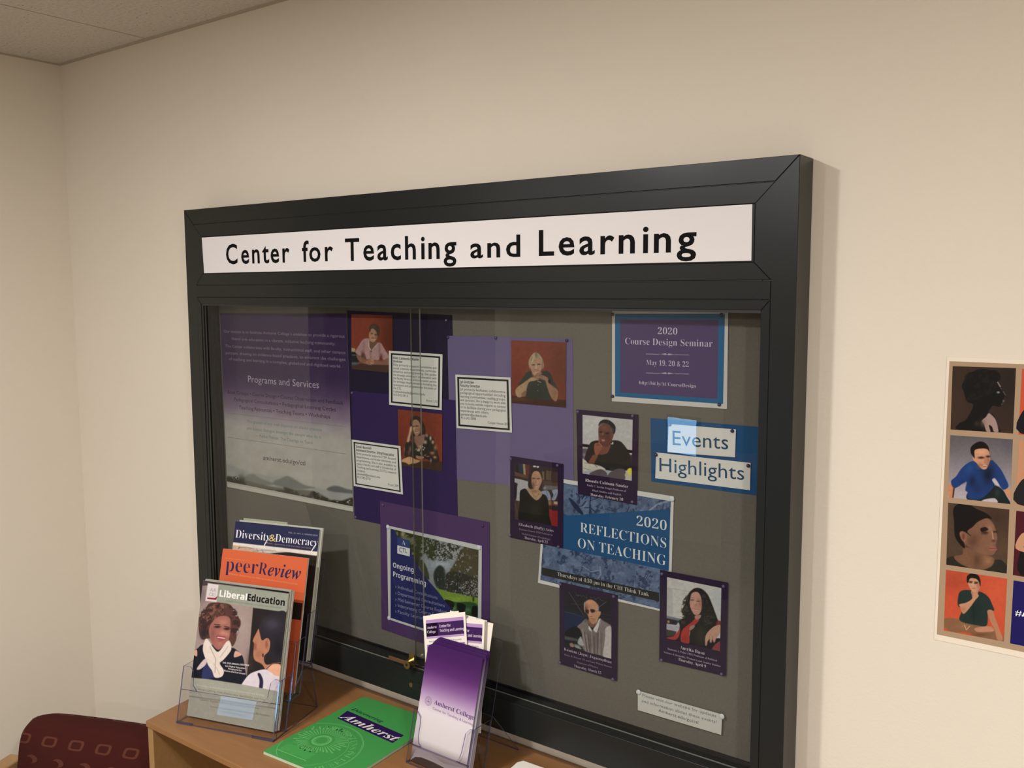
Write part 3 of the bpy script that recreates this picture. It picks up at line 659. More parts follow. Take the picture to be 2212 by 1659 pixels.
# ---------------- staff photographs
def photo(y, quad, crop, ops, label, res=1.0):
    t, pl = poster('photo_print', y, quad, IN((60, 40, 35)), label, 'photo', 'staff photographs')
    Canvas(pl, quad, crop, res).run(ops).build('picture', t); return t
sk, skd, skl = (138, 104, 82), (92, 62, 48), (168, 132, 106)
photo(-.0124, [(758.9, 678.4), (847.9, 681), (849, 806), (759.7, 797.4)], (750, 670, 11.85), [
    ('f', (112, 50, 36)), ('b', 1150, 700, 330, 900, (70, 30, 18), .8),
    ('P', (60, 43, 34), (90, 1370), (1200, 1370), (1200, 1640), (90, 1530)),
    ('P', (152, 138, 98), (90, 955), (205, 985), (210, 1065), (90, 1075)), ('p', (26, 26, 32), (90, 1090), (230, 1095), (290, 1180), (295, 1330), (90, 1335)), ('b', 190, 1365, 90, 35, (72, 88, 92), .9), ('b', 170, 1150, 60, 12, (120, 120, 125), .7),
    ('p', (96, 62, 50), (330, 1080), (440, 1080), (520, 1250), (360, 1220)),
    ('p', (116, 84, 68), (235, 1140), (330, 1170), (420, 1230), (540, 1300), (700, 1290), (860, 1290), (960, 1270), (1040, 1200), (1120, 1190), (1130, 1390), (900, 1400), (700, 1395), (560, 1400), (400, 1350), (280, 1270)),
    ('p', (150, 118, 116), (480, 720), (570, 730), (640, 790), (760, 830), (860, 840), (960, 1000), (1065, 1180), (990, 1250), (920, 1270), (850, 1180), (810, 1270), (700, 1275), (560, 1250), (500, 1260), (430, 1090), (345, 1170), (215, 1080), (300, 900), (390, 770)),
    ('b', 400, 1130, 45, 100, (62, 40, 40), .8), ('b', 870, 1200, 45, 90, (82, 36, 34), .81), ('b', 830, 1020, 20, 150, (110, 82, 82), .6), ('b', 420, 950, 30, 150, (128, 98, 98), .6), ('b', 600, 1100, 20, 160, (120, 90, 88), .6),
    ('p', (96, 70, 56), (565, 790), (750, 820), (740, 900), (680, 990), (610, 1080), (570, 960)), ('l', 26, (172, 142, 140), (555, 800), (555, 930), (600, 1020)), ('l', 24, (172, 142, 140), (760, 880), (690, 960), (640, 1030)),
    ('p', (150, 112, 88), (585, 490), (700, 470), (800, 560), (795, 660), (720, 790), (640, 820), (580, 760), (555, 640)),
    ('b', 760, 620, 40, 130, (96, 68, 52), .7), ('p', (56, 46, 37), (562, 520), (575, 420), (640, 365), (700, 350), (790, 395), (832, 500), (820, 620), (785, 680), (765, 600), (740, 540), (680, 480), (620, 475), (585, 560)), ('b', 680, 430, 70, 40, (92, 82, 72), .5),
    ('b', 633, 600, 26, 14, (52, 36, 30), .81), ('b', 730, 630, 28, 14, (52, 36, 30), .81), ('b', 672, 650, 14, 40, (172, 132, 106), .6), ('b', 605, 680, 22, 26, (190, 142, 118), .4),
    ('l', 12, (176, 146, 130), (620, 735), (665, 762), (715, 745)), ('l', 9, (88, 48, 42), (600, 700), (640, 728), (730, 715)), ('b', 655, 700, 24, 8, (80, 52, 42), .7),
    ('p', (146, 106, 86), (490, 1320), (560, 1260), (640, 1240), (690, 1290), (680, 1360), (600, 1400), (520, 1380)),
    ('l', 8, (92, 62, 50), (530, 1310), (600, 1350)), ('l', 8, (92, 62, 50), (570, 1280), (640, 1330)), ('l', 8, (92, 62, 50), (500, 1340), (590, 1385)), ('l', 14, (176, 138, 116), (610, 1352), (670, 1365)),
    ('n', .10, 50, 1)], 'photo of a person with short dark hair in a pink shirt, on an orange-red background')
photo(-.0124, [(859.5, 884.1), (955.3, 894.5), (955.3, 1018.3), (861.3, 1005.2)], (850, 880, 11.06), [
    ('f', (112, 50, 34)), ('b', 150, 900, 200, 500, (84, 34, 22), .6),
    ('P', (60, 40, 28), (80, 1290), (1250, 1290), (1250, 1560), (80, 1400)),
    ('p', (52, 36, 28), (400, 330), (440, 250), (540, 195), (640, 250), (720, 380), (765, 520), (750, 700), (700, 760), (560, 780), (440, 780), (400, 700), (470, 600), (400, 470)),
    ('p', (42, 36, 32), (310, 830), (400, 810), (520, 850), (600, 900), (760, 660), (860, 660), (950, 740), (1020, 960), (1090, 1200), (1080, 1310), (940, 1320), (780, 1230), (560, 1230), (400, 1180), (290, 1190), (260, 1060), (280, 900)),
    ('p', (138, 100, 82), (500, 690), (640, 680), (740, 650), (730, 800), (690, 920), (620, 1040), (560, 930), (510, 820)),
    ('p', (158, 120, 96), (450, 350), (520, 290), (600, 330), (650, 440), (655, 560), (600, 660), (540, 685), (495, 620), (460, 500)),
    ('b', 640, 560, 40, 110, (110, 76, 58), .6), ('b', 560, 445, 32, 13, (60, 40, 32), .9), ('b', 480, 455, 22, 12, (60, 40, 32), .9), ('b', 500, 520, 16, 30, (182, 146, 122), .5),
    ('l', 13, (184, 156, 140), (510, 600), (560, 600), (610, 565)), ('l', 8, (104, 60, 50), (505, 585), (560, 582), (618, 548)), ('b', 560, 520, 30, 8, (96, 66, 52), .5),
    ('p', (168, 136, 112), (395, 480), (430, 450), (490, 490), (480, 540), (440, 560), (400, 700), (375, 820), (318, 815), (350, 680), (380, 560)),
    ('t', (172, 156, 128), 60, .56, 5, (540, 980), (700, 880), (770, 950), (770, 1130), (700, 1180), (530, 1120)),
    ('b', 760, 830, 34, 40, (176, 150, 128), .9), ('b', 885, 740, 22, 44, (186, 176, 156), .9), ('b', 940, 830, 28, 38, (186, 150, 120), .9), ('b', 1000, 960, 44, 70, (150, 112, 70), .81), ('b', 930, 1090, 60, 40, (176, 124, 88), .9), ('b', 990, 1190, 44, 36, (186, 136, 88), .9), ('b', 895, 1270, 20, 40, (140, 136, 116), .8), ('b', 790, 670, 34, 34, (170, 140, 120), .8), ('b', 400, 1000, 20, 60, (140, 96, 66), .7), ('b', 370, 1090, 26, 60, (110, 66, 50), .7), ('b', 260, 1010, 16, 60, (130, 90, 80), .7), ('b', 820, 1170, 34, 14, (150, 140, 120), .7),
    ('p', (160, 118, 88), (540, 1150), (640, 1170), (720, 1170), (715, 1220), (620, 1240), (550, 1210)),
    ('p', (178, 140, 100), (210, 1250), (290, 1210), (390, 1180), (520, 1240), (640, 1280), (500, 1350), (380, 1370), (290, 1320), (210, 1300)), ('l', 7, (130, 96, 64), (400, 1190), (430, 1350)), ('p', (24, 18, 20), (400, 1355), (500, 1345), (490, 1375), (410, 1375)),
    ('n', .10, 50, 2)], 'photo of a person with long brown hair in a dark floral blouse, chin on hand')
photo(-.0124, [(1104.2, 735.3), (1222.8, 739.6), (1222.3, 880.4), (1105.6, 870.3)], (1095, 730, 10.37), [
    ('f', (112, 54, 40)), ('b', 1200, 700, 260, 900, (84, 44, 32), .6), ('b', 200, 1000, 200, 400, (100, 40, 28), .6),
    ('P', (60, 34, 24), (80, 1290), (1400, 1400), (1400, 1600), (80, 1480)), ('b', 300, 1380, 200, 30, (92, 56, 40), .5),
    ('p', (46, 50, 44), (450, 770), (560, 745), (640, 850), (780, 760), (880, 735), (970, 790), (1040, 950), (1150, 1180), (1060, 1130), (980, 1030), (930, 1170), (980, 1380), (700, 1370), (430, 1320), (440, 1180), (400, 1110), (250, 1080), (320, 950), (400, 830)),
    ('b', 640, 1250, 200, 120, (34, 38, 34), .7), ('e', 700, 1050, 10, 10, (120, 110, 96)), ('e', 692, 1180, 12, 14, (110, 104, 92)),
    ('p', (112, 74, 58), (560, 760), (760, 760), (740, 900), (620, 920)),
    ('p', (158, 124, 100), (520, 560), (560, 480), (700, 440), (780, 540), (790, 660), (740, 770), (650, 850), (590, 820), (545, 720)),
    ('p', (150, 136, 108), (490, 600), (500, 480), (560, 380), (630, 325), (720, 360), (800, 480), (830, 620), (800, 700), (770, 600), (750, 480), (690, 440), (640, 470), (600, 540), (560, 560), (530, 640), (520, 700)), ('b', 660, 380, 30, 60, (96, 84, 66), .6), ('b', 800, 600, 20, 90, (100, 80, 62), .7),
    ('l', 12, (120, 104, 80), (560, 420), (520, 560)), ('l', 12, (184, 168, 134), (610, 400), (570, 530)),
    ('b', 597, 603, 30, 12, (52, 38, 32), .9), ('b', 715, 590, 34, 12, (52, 38, 32), .9), ('b', 655, 660, 18, 55, (188, 156, 132), .6), ('b', 655, 715, 30, 9, (100, 70, 56), .6), ('l', 13, (176, 146, 130), (620, 752), (670, 765), (720, 750)), ('l', 8, (116, 66, 54), (600, 745), (660, 742), (730, 735)),
    ('p', (150, 124, 92), (190, 1180), (250, 1090), (350, 1020), (460, 940), (560, 880), (660, 900), (720, 930), (620, 960), (500, 990), (450, 1110), (430, 1200), (330, 1320), (230, 1315)), ('p', (116, 88, 66), (330, 1240), (430, 1180), (420, 1290), (340, 1320)),
    ('p', (138, 104, 84), (620, 860), (680, 790), (760, 770), (780, 800), (720, 820), (840, 850), (920, 900), (940, 1000), (1000, 1060), (1140, 1180), (1120, 1400), (1050, 1400), (960, 1260), (890, 1060), (860, 960), (780, 930), (690, 900), (640, 910)), ('b', 1060, 1250, 60, 140, (112, 78, 62), .6),
    ('l', 8, (92, 64, 50), (620, 880), (700, 830), (800, 870)), ('l', 8, (92, 64, 50), (660, 930), (740, 900), (820, 930)), ('l', 8, (92, 64, 50), (640, 840), (700, 790)), ('l', 16, (160, 128, 98), (690, 970), (760, 995)),
    ('p', (20, 20, 22), (925, 960), (965, 930), (980, 1000), (940, 1010)), ('l', 8, (110, 100, 60), (460, 950), (490, 1030)), ('n', .10, 50, 3)],
    'photo of a blond person in a dark green shirt, hands clasped under chin')

# ---------------- speaker posters
def speaker_poster(y, quad, pq, crop, ops, label, lines, res=1.0):
    t, pl = poster('speaker_poster', y, quad, IN((38, 26, 48)), label, 'poster', 'dark purple speaker posters')
    Canvas(pl, pq, crop, res).run(ops).build('picture', t)
    L_ = Lettering(pl)
    for s_, st, a, b, h, c in lines: L_.text(s_, st, a, b, h, IN(c))
    L_.build('lettering', t)
k4 = lambda a, b: (1080+a/4.88, 860+b/4.88); k6 = lambda a, b: (1180+a/4.148, 1200+b/4.148)
kR = lambda a, b: (1245+a/10.37, 885+b/10.37)
lc1, lc2 = (196, 186, 192), (150, 136, 156)
speaker_poster(-.0126, [(1245, 884.6), (1378.6, 895.9), (1376.1, 1091.6), (1248.4, 1067)], [kR(140, 115), kR(1262, 225), kR(1240, 1590), kR(140, 1430)], (1245, 885, 10.37), [
    ('f', (168, 166, 164)), ('b', 300, 300, 400, 400, (178, 178, 176), .7),
    ('P', (18, 16, 18), (100, 760), (1300, 915), (1300, 985), (100, 825)), ('P', (150, 148, 146), (100, 826), (300, 850), (300, 880), (100, 860)), ('P', (84, 76, 90), (100, 862), (300, 880), (300, 1200), (100, 1120)), ('b', 180, 1010, 60, 40, (130, 124, 136), .7), ('P', (52, 42, 58), (1100, 985), (1300, 1000), (1300, 1400), (1100, 1300)), ('b', 1225, 995, 30, 18, (176, 172, 168), .8),
    ('p', (34, 33, 33), (330, 730), (480, 690), (640, 760), (800, 690), (960, 700), (1060, 780), (1180, 960), (1230, 1150), (1230, 1310), (1080, 1370), (760, 1370), (420, 1280), (200, 1180), (210, 1000), (270, 840)),
    ('p', (106, 68, 54), (590, 800), (760, 780), (740, 900), (680, 980), (580, 1005), (520, 1000), (560, 900)),
    ('p', (92, 56, 46), (500, 400), (560, 320), (680, 300), (800, 400), (840, 540), (790, 700), (700, 830), (600, 800), (520, 690), (495, 560)),
    ('p', (24, 22, 26), (495, 360), (530, 270), (620, 222), (740, 240), (850, 330), (880, 430), (850, 540), (800, 500), (790, 400), (700, 320), (600, 300), (530, 340)), ('b', 550, 340, 40, 36, (110, 100, 104), .6), ('b', 810, 470, 26, 50, (110, 96, 96), .5), ('l', 7, (84, 76, 80), (690, 330), (720, 260)),
    ('b', 620, 400, 90, 50, (124, 80, 68), .5), ('b', 700, 600, 70, 60, (62, 36, 30), .6),
    ('b', 550, 500, 30, 14, (26, 16, 16), .9), ('b', 690, 525, 42, 18, (26, 16, 16), .9), ('b', 605, 590, 44, 22, (70, 40, 34), .8), ('b', 590, 550, 18, 30, (134, 90, 76), .6),
    ('p', (130, 84, 84), (560, 665), (610, 655), (645, 680), (620, 720), (575, 715)), ('l', 8, (180, 166, 160), (575, 682), (632, 690)),
    ('p', (128, 80, 62), (490, 740), (495, 640), (525, 630), (530, 730), (580, 800), (560, 900), (500, 1000), (440, 1020), (400, 920), (400, 800), (430, 745)), ('p', (108, 66, 50), (380, 1010), (480, 1030), (440, 1120), (380, 1220), (280, 1180), (310, 1110)),
    ('l', 8, (84, 50, 40), (430, 790), (490, 800)), ('l', 8, (84, 50, 40), (470, 770), (540, 800)), ('l', 7, (170, 120, 98), (550, 800), (580, 830)),
    ('e', 815, 750, 14, 30, (196, 192, 186)), ('e', 785, 765, 12, 16, (176, 170, 166)),
    ('p', (176, 172, 158), (100, 1100), (200, 1130), (270, 1200), (420, 1230), (560, 1270), (650, 1350), (400, 1400), (100, 1440)), ('l', 10, (110, 104, 96), (180, 1195), (270, 1200)), ('l', 8, (96, 88, 84), (160, 1310), (330, 1350)), ('l', 10, (40, 36, 36), (430, 1245), (460, 1280)),
    ('p', (150, 150, 160), (100, 1400), (400, 1350), (700, 1360), (780, 1390), (700, 1480), (300, 1460), (100, 1450)),
    ('p', (80, 70, 74), (300, 1450), (430, 1360), (560, 1335), (670, 1400), (700, 1470), (760, 1400), (900, 1330), (1020, 1320), (1100, 1380), (1060, 1580), (700, 1530)),
    ('p', (196, 186, 62), (1150, 1330), (1235, 1315), (1235, 1450), (1190, 1480), (1150, 1420)), ('p', (176, 166, 140), (1090, 1440), (1150, 1430), (1215, 1480), (1165, 1560), (1100, 1510)), ('n', .07, 50, 5)],
    'dark purple poster with a person raising a finger to the mouth, above the others',
    [('Rhonda Cobham-Sander', 'serif', k4(900, 878), k4(1352, 948), 6.6, lc1), ('Emily C. Jordan Folger Professor of', 'serifb', k4(918, 925), k4(1330, 990), 4.0, lc2), ('Black Studies and English', 'serifb', k4(975, 980), k4(1278, 1028), 4.0, lc2), ('Thursday, February 20', 'serif', k4(953, 1028), k4(1298, 1082), 5.8, lc1)])
kE = lambda a, b: (1100+a/10.37, 990+b/10.37)
speaker_poster(-.0126, [(1102.1, 985), (1216.9, 1002.4), (1216.3, 1184.8), (1102.1, 1160.8)], [kE(120, 100), kE(1092, 230), kE(1085, 1530), kE(125, 1360)], (1100, 990, 10.37), [
    ('f', (46, 36, 38)), ('P', (150, 148, 152), (90, 440), (470, 500), (470, 1000), (90, 1000)),
    ('p', (24, 22, 30), (100, 570), (185, 575), (175, 650), (160, 900), (100, 980)), ('P', (62, 46, 38), (100, 930), (260, 960), (260, 1400), (100, 1400)), ('l', 14, (70, 66, 70), (130, 1000), (200, 1300)),
    ('P', (26, 26, 36), (140, 120), (200, 125), (210, 320), (150, 310)), ('P', (36, 42, 62), (215, 120), (300, 120), (310, 350), (240, 335)), ('P', (138, 128, 92), (305, 120), (355, 125), (375, 375), (325, 360)), ('P', (92, 40, 38), (370, 130), (445, 140), (450, 350), (395, 390)), ('P', (84, 58, 44), (120, 300), (430, 390), (430, 470), (120, 390)), ('P', (46, 32, 30), (120, 390), (430, 470), (430, 520), (120, 430)),
    ('P', (104, 86, 64), (735, 290), (785, 300), (785, 490), (740, 480)), ('P', (86, 70, 58), (830, 270), (940, 290), (935, 500), (825, 480)), ('l', 6, (56, 44, 38), (870, 290), (865, 490)), ('l', 6, (56, 44, 38), (905, 290), (900, 495)), ('P', (62, 48, 46), (960, 300), (1092, 310), (1092, 520), (960, 510)),
    ('P', (72, 56, 50), (740, 490), (1092, 540), (1092, 620), (740, 590)), ('P', (92, 86, 88), (780, 600), (1092, 620), (1092, 720), (800, 700)),
    ('p', (122, 130, 148), (700, 760), (800, 720), (880, 740), (930, 860), (920, 950), (860, 930), (780, 820)), ('p', (126, 134, 152), (960, 720), (1092, 700), (1080, 820), (1020, 940), (950, 920), (990, 820)), ('l', 8, (70, 80, 104), (830, 740), (880, 900)), ('l', 8, (70, 80, 104), (1060, 760), (980, 900)), ('b', 790, 670, 40, 40, (140, 146, 156), .8),
    ('P', (84, 56, 42), (870, 940), (1092, 960), (1092, 1070), (880, 1040)), ('P', (166, 140, 116), (1000, 965), (1085, 975), (1080, 1035), (1000, 1020)), ('b', 905, 1000, 30, 50, (150, 118, 86), .7), ('P', (40, 32, 32), (880, 1060), (1092, 1090), (1092, 1180), (880, 1130)),
    ('p', (116, 32, 34), (890, 1150), (1000, 1170), (1100, 1210), (1100, 1540), (940, 1520), (900, 1350)),
    ('p', (42, 32, 28), (420, 600), (450, 400), (500, 280), (590, 215), (690, 250), (740, 380), (735, 540), (690, 700), (640, 740), (480, 700)),
    ('p', (18, 18, 16), (240, 760), (290, 700), (380, 690), (520, 860), (620, 940), (740, 810), (840, 860), (880, 1040), (900, 1300), (940, 1540), (700, 1500), (230, 1400), (235, 1000)), ('b', 600, 1150, 180, 200, (40, 38, 30), .6),
    ('p', (150, 122, 96), (390, 680), (480, 690), (560, 680), (660, 700), (740, 800), (680, 900), (610, 940), (520, 880), (440, 780)), ('b', 560, 740, 60, 30, (104, 76, 60), .5),
    ('l', 6, (96, 84, 50), (510, 760), (545, 830), (600, 870), (650, 830), (670, 770)),
    ('p', (158, 120, 98), (500, 420), (540, 310), (620, 285), (700, 360), (735, 500), (700, 600), (650, 700), (570, 700), (510, 600)), ('b', 540, 600, 40, 90, (84, 60, 48), .7), ('b', 640, 330, 50, 40, (184, 142, 116), .5),
    ('b', 548, 450, 34, 14, (54, 36, 32), .8), ('b', 650, 455, 34, 13, (54, 36, 32), .81), ('b', 600, 520, 14, 40, (120, 84, 66), .7), ('b', 630, 520, 16, 30, (186, 146, 120), .5), ('l', 9, (190, 166, 154), (590, 625), (630, 630), (670, 600)), ('l', 7, (120, 66, 62), (585, 612), (630, 615), (675, 590)),
    ('e', 570, 180, 38, 22, (176, 176, 180)), ('e', 640, 192, 30, 22, (166, 166, 170)), ('n', .08, 50, 6)],
    'dark purple poster with a person in a black V-neck before bookshelves',
    [('Elizabeth (Buffy) Aries', 'serif', k4(197, 1342), k4(566, 1412), 6.0, (176, 164, 176)), ('Clarence Francis 1910 Professor in', 'serifb', k4(205, 1388), k4(556, 1452), 3.8, (120, 106, 128)), ('Social Sciences (Psychology)', 'serifb', k4(232, 1435), k4(528, 1498), 3.8, (120, 106, 128)), ('Thursday, April 23', 'serif', k4(258, 1482), k4(503, 1532), 5.6, (176, 164, 176))])
kK = lambda a, b: (1205+a/9.757, 1260+b/9.757)
speaker_poster(-.0132, [(1208.4, 1256.7), (1334.3, 1285.6), (1332.4, 1471.2), (1208.9, 1433.8)], [kK(150, 120), kK(1140, 350), kK(1125, 1590), kK(145, 1330)], (1205, 1260, 9.757), [
    ('g', (30, 26, 34), (32, 32, 38)), ('P', (28, 32, 40), (100, 480), (700, 700), (700, 900), (100, 900)), ('p', (24, 36, 62), (120, 620), (350, 660), (600, 760), (560, 900), (300, 940), (120, 1010)), ('l', 12, (50, 62, 86), (150, 600), (330, 640), (540, 720)), ('l', 10, (84, 82, 84), (240, 190), (560, 700)), ('l', 10, (84, 82, 80), (860, 510), (1020, 385)), ('l', 8, (70, 66, 68), (605, 240), (608, 340)),
    ('l', 7, (84, 82, 86), (385, 200), (385, 255), (430, 240), (425, 270), (470, 245), (500, 280), (540, 255), (590, 300)), ('l', 7, (84, 82, 86), (700, 270), (690, 310), (760, 290), (800, 340), (860, 290), (900, 350), (960, 370)),
    ('l', 10, (56, 54, 60), (520, 440), (400, 450), (280, 430)), ('l', 8, (58, 56, 60), (920, 640), (1130, 680)), ('l', 8, (58, 56, 60), (950, 740), (1120, 760)),
    ('p', (18, 20, 24), (140, 1040), (300, 920), (480, 920), (540, 1000), (500, 1140), (280, 1130), (140, 1090)), ('P', (64, 70, 74), (140, 1110), (520, 1200), (520, 1240), (140, 1180)), ('P', (22, 24, 30), (140, 1190), (420, 1260), (500, 1500), (140, 1420)), ('P', (90, 96, 100), (340, 1270), (540, 1320), (540, 1350), (340, 1300)),
    ('p', (112, 102, 100), (410, 910), (500, 830), (600, 745), (700, 900), (800, 850), (880, 740), (960, 790), (1080, 860), (1130, 960), (1135, 1600), (900, 1520), (560, 1420), (520, 1200), (500, 1050), (460, 960)),
    ('p', (168, 162, 158), (1000, 960), (1090, 900), (1135, 1000), (1135, 1600), (960, 1540), (980, 1300), (1000, 1120)), ('b', 700, 1250, 120, 250, (76, 66, 64), .6), ('b', 860, 1180, 60, 200, (84, 72, 72), .5),
    *[('l', 9, c_, (x, y0), (x+dx, 1430+.2*(x-500))) for x, y0, dx, c_ in ((520, 960, 70, (152, 144, 140)), (560, 1020, 60, (66, 56, 56)), (600, 1080, 50, (150, 142, 138)), (640, 1060, 40, (70, 60, 60)), (715, 1000, 10, (176, 170, 164)), (760, 1100, 20, (72, 62, 60)), (830, 1060, 10, (60, 50, 54)), (880, 1000, -10, (150, 142, 140)), (930, 1050, -10, (74, 64, 64)))],
    ('p', (34, 30, 34), (640, 830), (700, 880), (760, 900), (800, 880), (760, 960), (720, 980), (680, 930)), ('p', (178, 176, 172), (880, 740), (900, 820), (850, 960), (810, 1035), (750, 970), (820, 860)), ('l', 8, (40, 36, 48), (895, 790), (850, 980)), ('p', (178, 176, 172), (660, 900), (710, 980), (690, 1010), (650, 960)),
    ('p', (110, 76, 62), (640, 760), (830, 760), (800, 870), (740, 930), (670, 890)),
    ('p', (168, 124, 98), (560, 560), (560, 430), (620, 360), (700, 345), (790, 390), (850, 470), (860, 580), (905, 600), (895, 670), (860, 720), (820, 820), (740, 860), (680, 800), (640, 700), (580, 620)),
    ('b', 590, 620, 50, 160, (44, 32, 30), .81), ('b', 690, 400, 90, 50, (196, 146, 116), .6), ('p', (140, 136, 132), (550, 500), (552, 420), (575, 400), (570, 560), (575, 620), (555, 560)), ('b', 845, 520, 18, 60, (150, 144, 138), .8),
    ('p', (44, 28, 30), (600, 560), (650, 565), (655, 640), (600, 610)), ('p', (50, 32, 34), (690, 545), (770, 555), (780, 600), (720, 620), (690, 590)), ('l', 6, (60, 46, 44), (770, 580), (860, 580)), ('b', 670, 640, 20, 50, (190, 150, 122), .6), ('l', 10, (120, 76, 66), (690, 745), (740, 745), (780, 760)), ('b', 740, 800, 50, 30, (140, 104, 88), .6), ('b', 700, 700, 30, 8, (100, 68, 56), .7),
    ('p', (150, 150, 150), (420, 1230), (480, 1120), (520, 1200), (550, 1310), (440, 1290)), ('p', (136, 104, 88), (250, 1275), (300, 1255), (350, 1320), (330, 1345), (270, 1335)), ('p', (130, 132, 134), (360, 1300), (440, 1320), (500, 1390), (370, 1350)), ('n', .08, 50, 7)],
    'dark purple poster with a person in glasses and a striped shirt before a blackboard',
    [('Kannan (Jagu) Jagannathan', 'serif', k6(160, 848), k6(585, 968), 6.2, (176, 164, 176)), ('Bruce B. Benson ’43 and Lucy Wilson Benson', 'serifb', k6(163, 893), k6(588, 1008), 3.8, (120, 106, 128)), ('Professor of Physics', 'serifb', k6(275, 962), k6(465, 1012), 3.8, (120, 106, 128)), ('Thursday, March 12', 'serif', k6(250, 998), k6(492, 1062), 5.6, (176, 164, 176))])
kA = lambda a, b: (1425+a/9.213, 1235+b/9.213)
speaker_poster(-.0132, [(1425.9, 1230.9), (1572.5, 1258.6), (1568.1, 1460.8), (1424, 1426.6)], [kA(148, 108), kA(1228, 325), kA(1200, 1585), kA(135, 1325)], (1425, 1235, 9.213), [
    ('f', (172, 170, 166)), ('b', 1150, 600, 150, 500, (158, 164, 168), .7), ('P', (158, 156, 156), (100, 300), (260, 330), (260, 900), (100, 880)), ('l', 8, (146, 144, 142), (260, 330), (600, 400)), ('l', 8, (150, 148, 146), (280, 880), (520, 900)),
    ('P', (96, 102, 116), (100, 870), (440, 940), (440, 990), (100, 950)), ('P', (34, 32, 40), (100, 920), (400, 980), (330, 1060), (100, 1030)), ('b', 175, 995, 22, 22, (186, 132, 80), .9), ('P', (150, 150, 160), (100, 1030), (420, 1090), (350, 1190), (100, 1140)), ('b', 410, 1030, 60, 50, (134, 144, 158), .8),
    ('P', (56, 54, 46), (100, 1140), (340, 1190), (300, 1300), (100, 1290)), ('P', (20, 17, 24), (100, 1280), (1300, 1330), (1300, 1640), (100, 1400)),
    ('p', (26, 24, 22), (440, 800), (500, 640), (540, 500), (620, 380), (730, 320), (850, 350), (960, 460), (1040, 640), (1110, 830), (1160, 960), (1200, 1000), (1180, 1080), (1000, 1180), (920, 1340), (900, 1470), (600, 1400), (600, 1180), (430, 1400), (380, 1300), (400, 1080), (380, 980), (500, 900)),
    ('b', 820, 1250, 130, 200, (50, 48, 38), .7), ('t', (52, 46, 42), 60, .55, 9, (460, 600), (560, 480), (620, 700), (680, 900), (500, 1050), (420, 980)), ('t', (48, 42, 40), 60, .55, 10, (850, 400), (1000, 700), (1100, 950), (900, 1100), (850, 800)),
    ('p', (150, 48, 44), (440, 1180), (560, 1060), (640, 1000), (700, 940), (780, 940), (760, 1000), (640, 1120), (590, 1240), (585, 1425), (430, 1400)), ('p', (146, 50, 46), (140, 1310), (280, 1280), (380, 1160), (400, 1110), (400, 1240), (330, 1350), (200, 1345)), ('b', 500, 1330, 60, 60, (112, 30, 30), .6),
    ('P', (110, 40, 40), (1150, 970), (1230, 985), (1220, 1075), (1120, 1060)), ('p', (118, 54, 56), (1060, 1500), (1130, 1420), (1210, 1400), (1200, 1600), (1050, 1560)),
    ('p', (150, 110, 96), (700, 880), (820, 860), (800, 930), (720, 950)),
    ('p', (168, 126, 112), (605, 560), (640, 430), (740, 400), (810, 470), (835, 600), (830, 760), (780, 850), (700, 860), (640, 780), (600, 660)), ('b', 800, 640, 40, 130, (136, 94, 84), .6),
    ('b', 650, 562, 34, 10, (64, 44, 42), .9), ('b', 765, 585, 34, 10, (64, 44, 42), .9), ('b', 715, 660, 26, 30, (140, 98, 88), .7), ('b', 700, 620, 14, 40, (190, 150, 134), .5), ('b', 640, 690, 26, 26, (188, 132, 122), .5), ('l', 10, (194, 168, 160), (665, 745), (710, 765), (755, 760)), ('l', 7, (134, 66, 66), (650, 730), (705, 750), (770, 748)), ('b', 650, 520, 36, 6, (90, 66, 58), .6), ('b', 765, 545, 36, 6, (90, 66, 58), .6),
    ('p', (130, 110, 104), (625, 1075), (700, 1065), (680, 1120), (610, 1170), (590, 1130)),
    ('p', (166, 128, 110), (1080, 1090), (1210, 1060), (1205, 1200), (1120, 1340), (1100, 1400), (1070, 1400), (1050, 1340), (1030, 1410), (1000, 1400), (990, 1340), (950, 1400), (940, 1460), (910, 1465), (905, 1320), (950, 1210)), ('l', 7, (122, 86, 74), (990, 1290), (980, 1370)), ('l', 7, (122, 86, 74), (1050, 1290), (1045, 1370)), ('n', .07, 50, 8)],
    'dark purple poster with a person with long black hair in a red top',
    [('Amrita Basu', 'serif', k6(1200, 836), k6(1418, 890), 7.2, lc1), ('Domenic J. Paino 1955 Professor of Political', 'serifb', k6(1088, 842), k6(1530, 950), 4.0, lc2), ('Science & Sexuality, Women’s and Gender Studies', 'serifb', k6(1055, 872), k6(1562, 1000), 4.0, lc2), ('Thursday, April 9', 'serif', k6(1182, 940), k6(1432, 1005), 6.0, lc1)])

# ---------------- seminar notice
Q = [(1322.3, 669.7), (1573.1, 669.2), (1570.5, 883.4), (1321.7, 866.7)]
t, pl = poster('seminar_notice', -.0120, Q, IN((186, 182, 178)), 'purple notice with bright blue and white borders at the top right', 'notice')
L_ = Lettering(pl); k = lambda a, b: (1300+a/3.771, 640+b/3.771)
L_.quad([k(108, 815), k(988, 878), k(1003, 142), k(108, 143)], IN((28, 88, 130)), -.0001)
L_.quad([k(150, 783), k(942, 835), k(950, 192), k(150, 192)], IN((74, 58, 96)), 0)
L_.h = .0003; wc = IN((192, 180, 196))
L_.text('2020', 'serif', k(457, 308), k(615, 313), 14.6, wc); L_.text('Course Design Seminar', 'serif', k(191, 390), k(902, 412), 14.3, wc)
L_.text('May 19, 20 & 22', 'serif', k(362, 558), k(708, 576), 11.3, wc); L_.text('http://bit.ly/ACCourseDesign', 'serif', k(305, 715), k(767, 745), 7.6, wc)
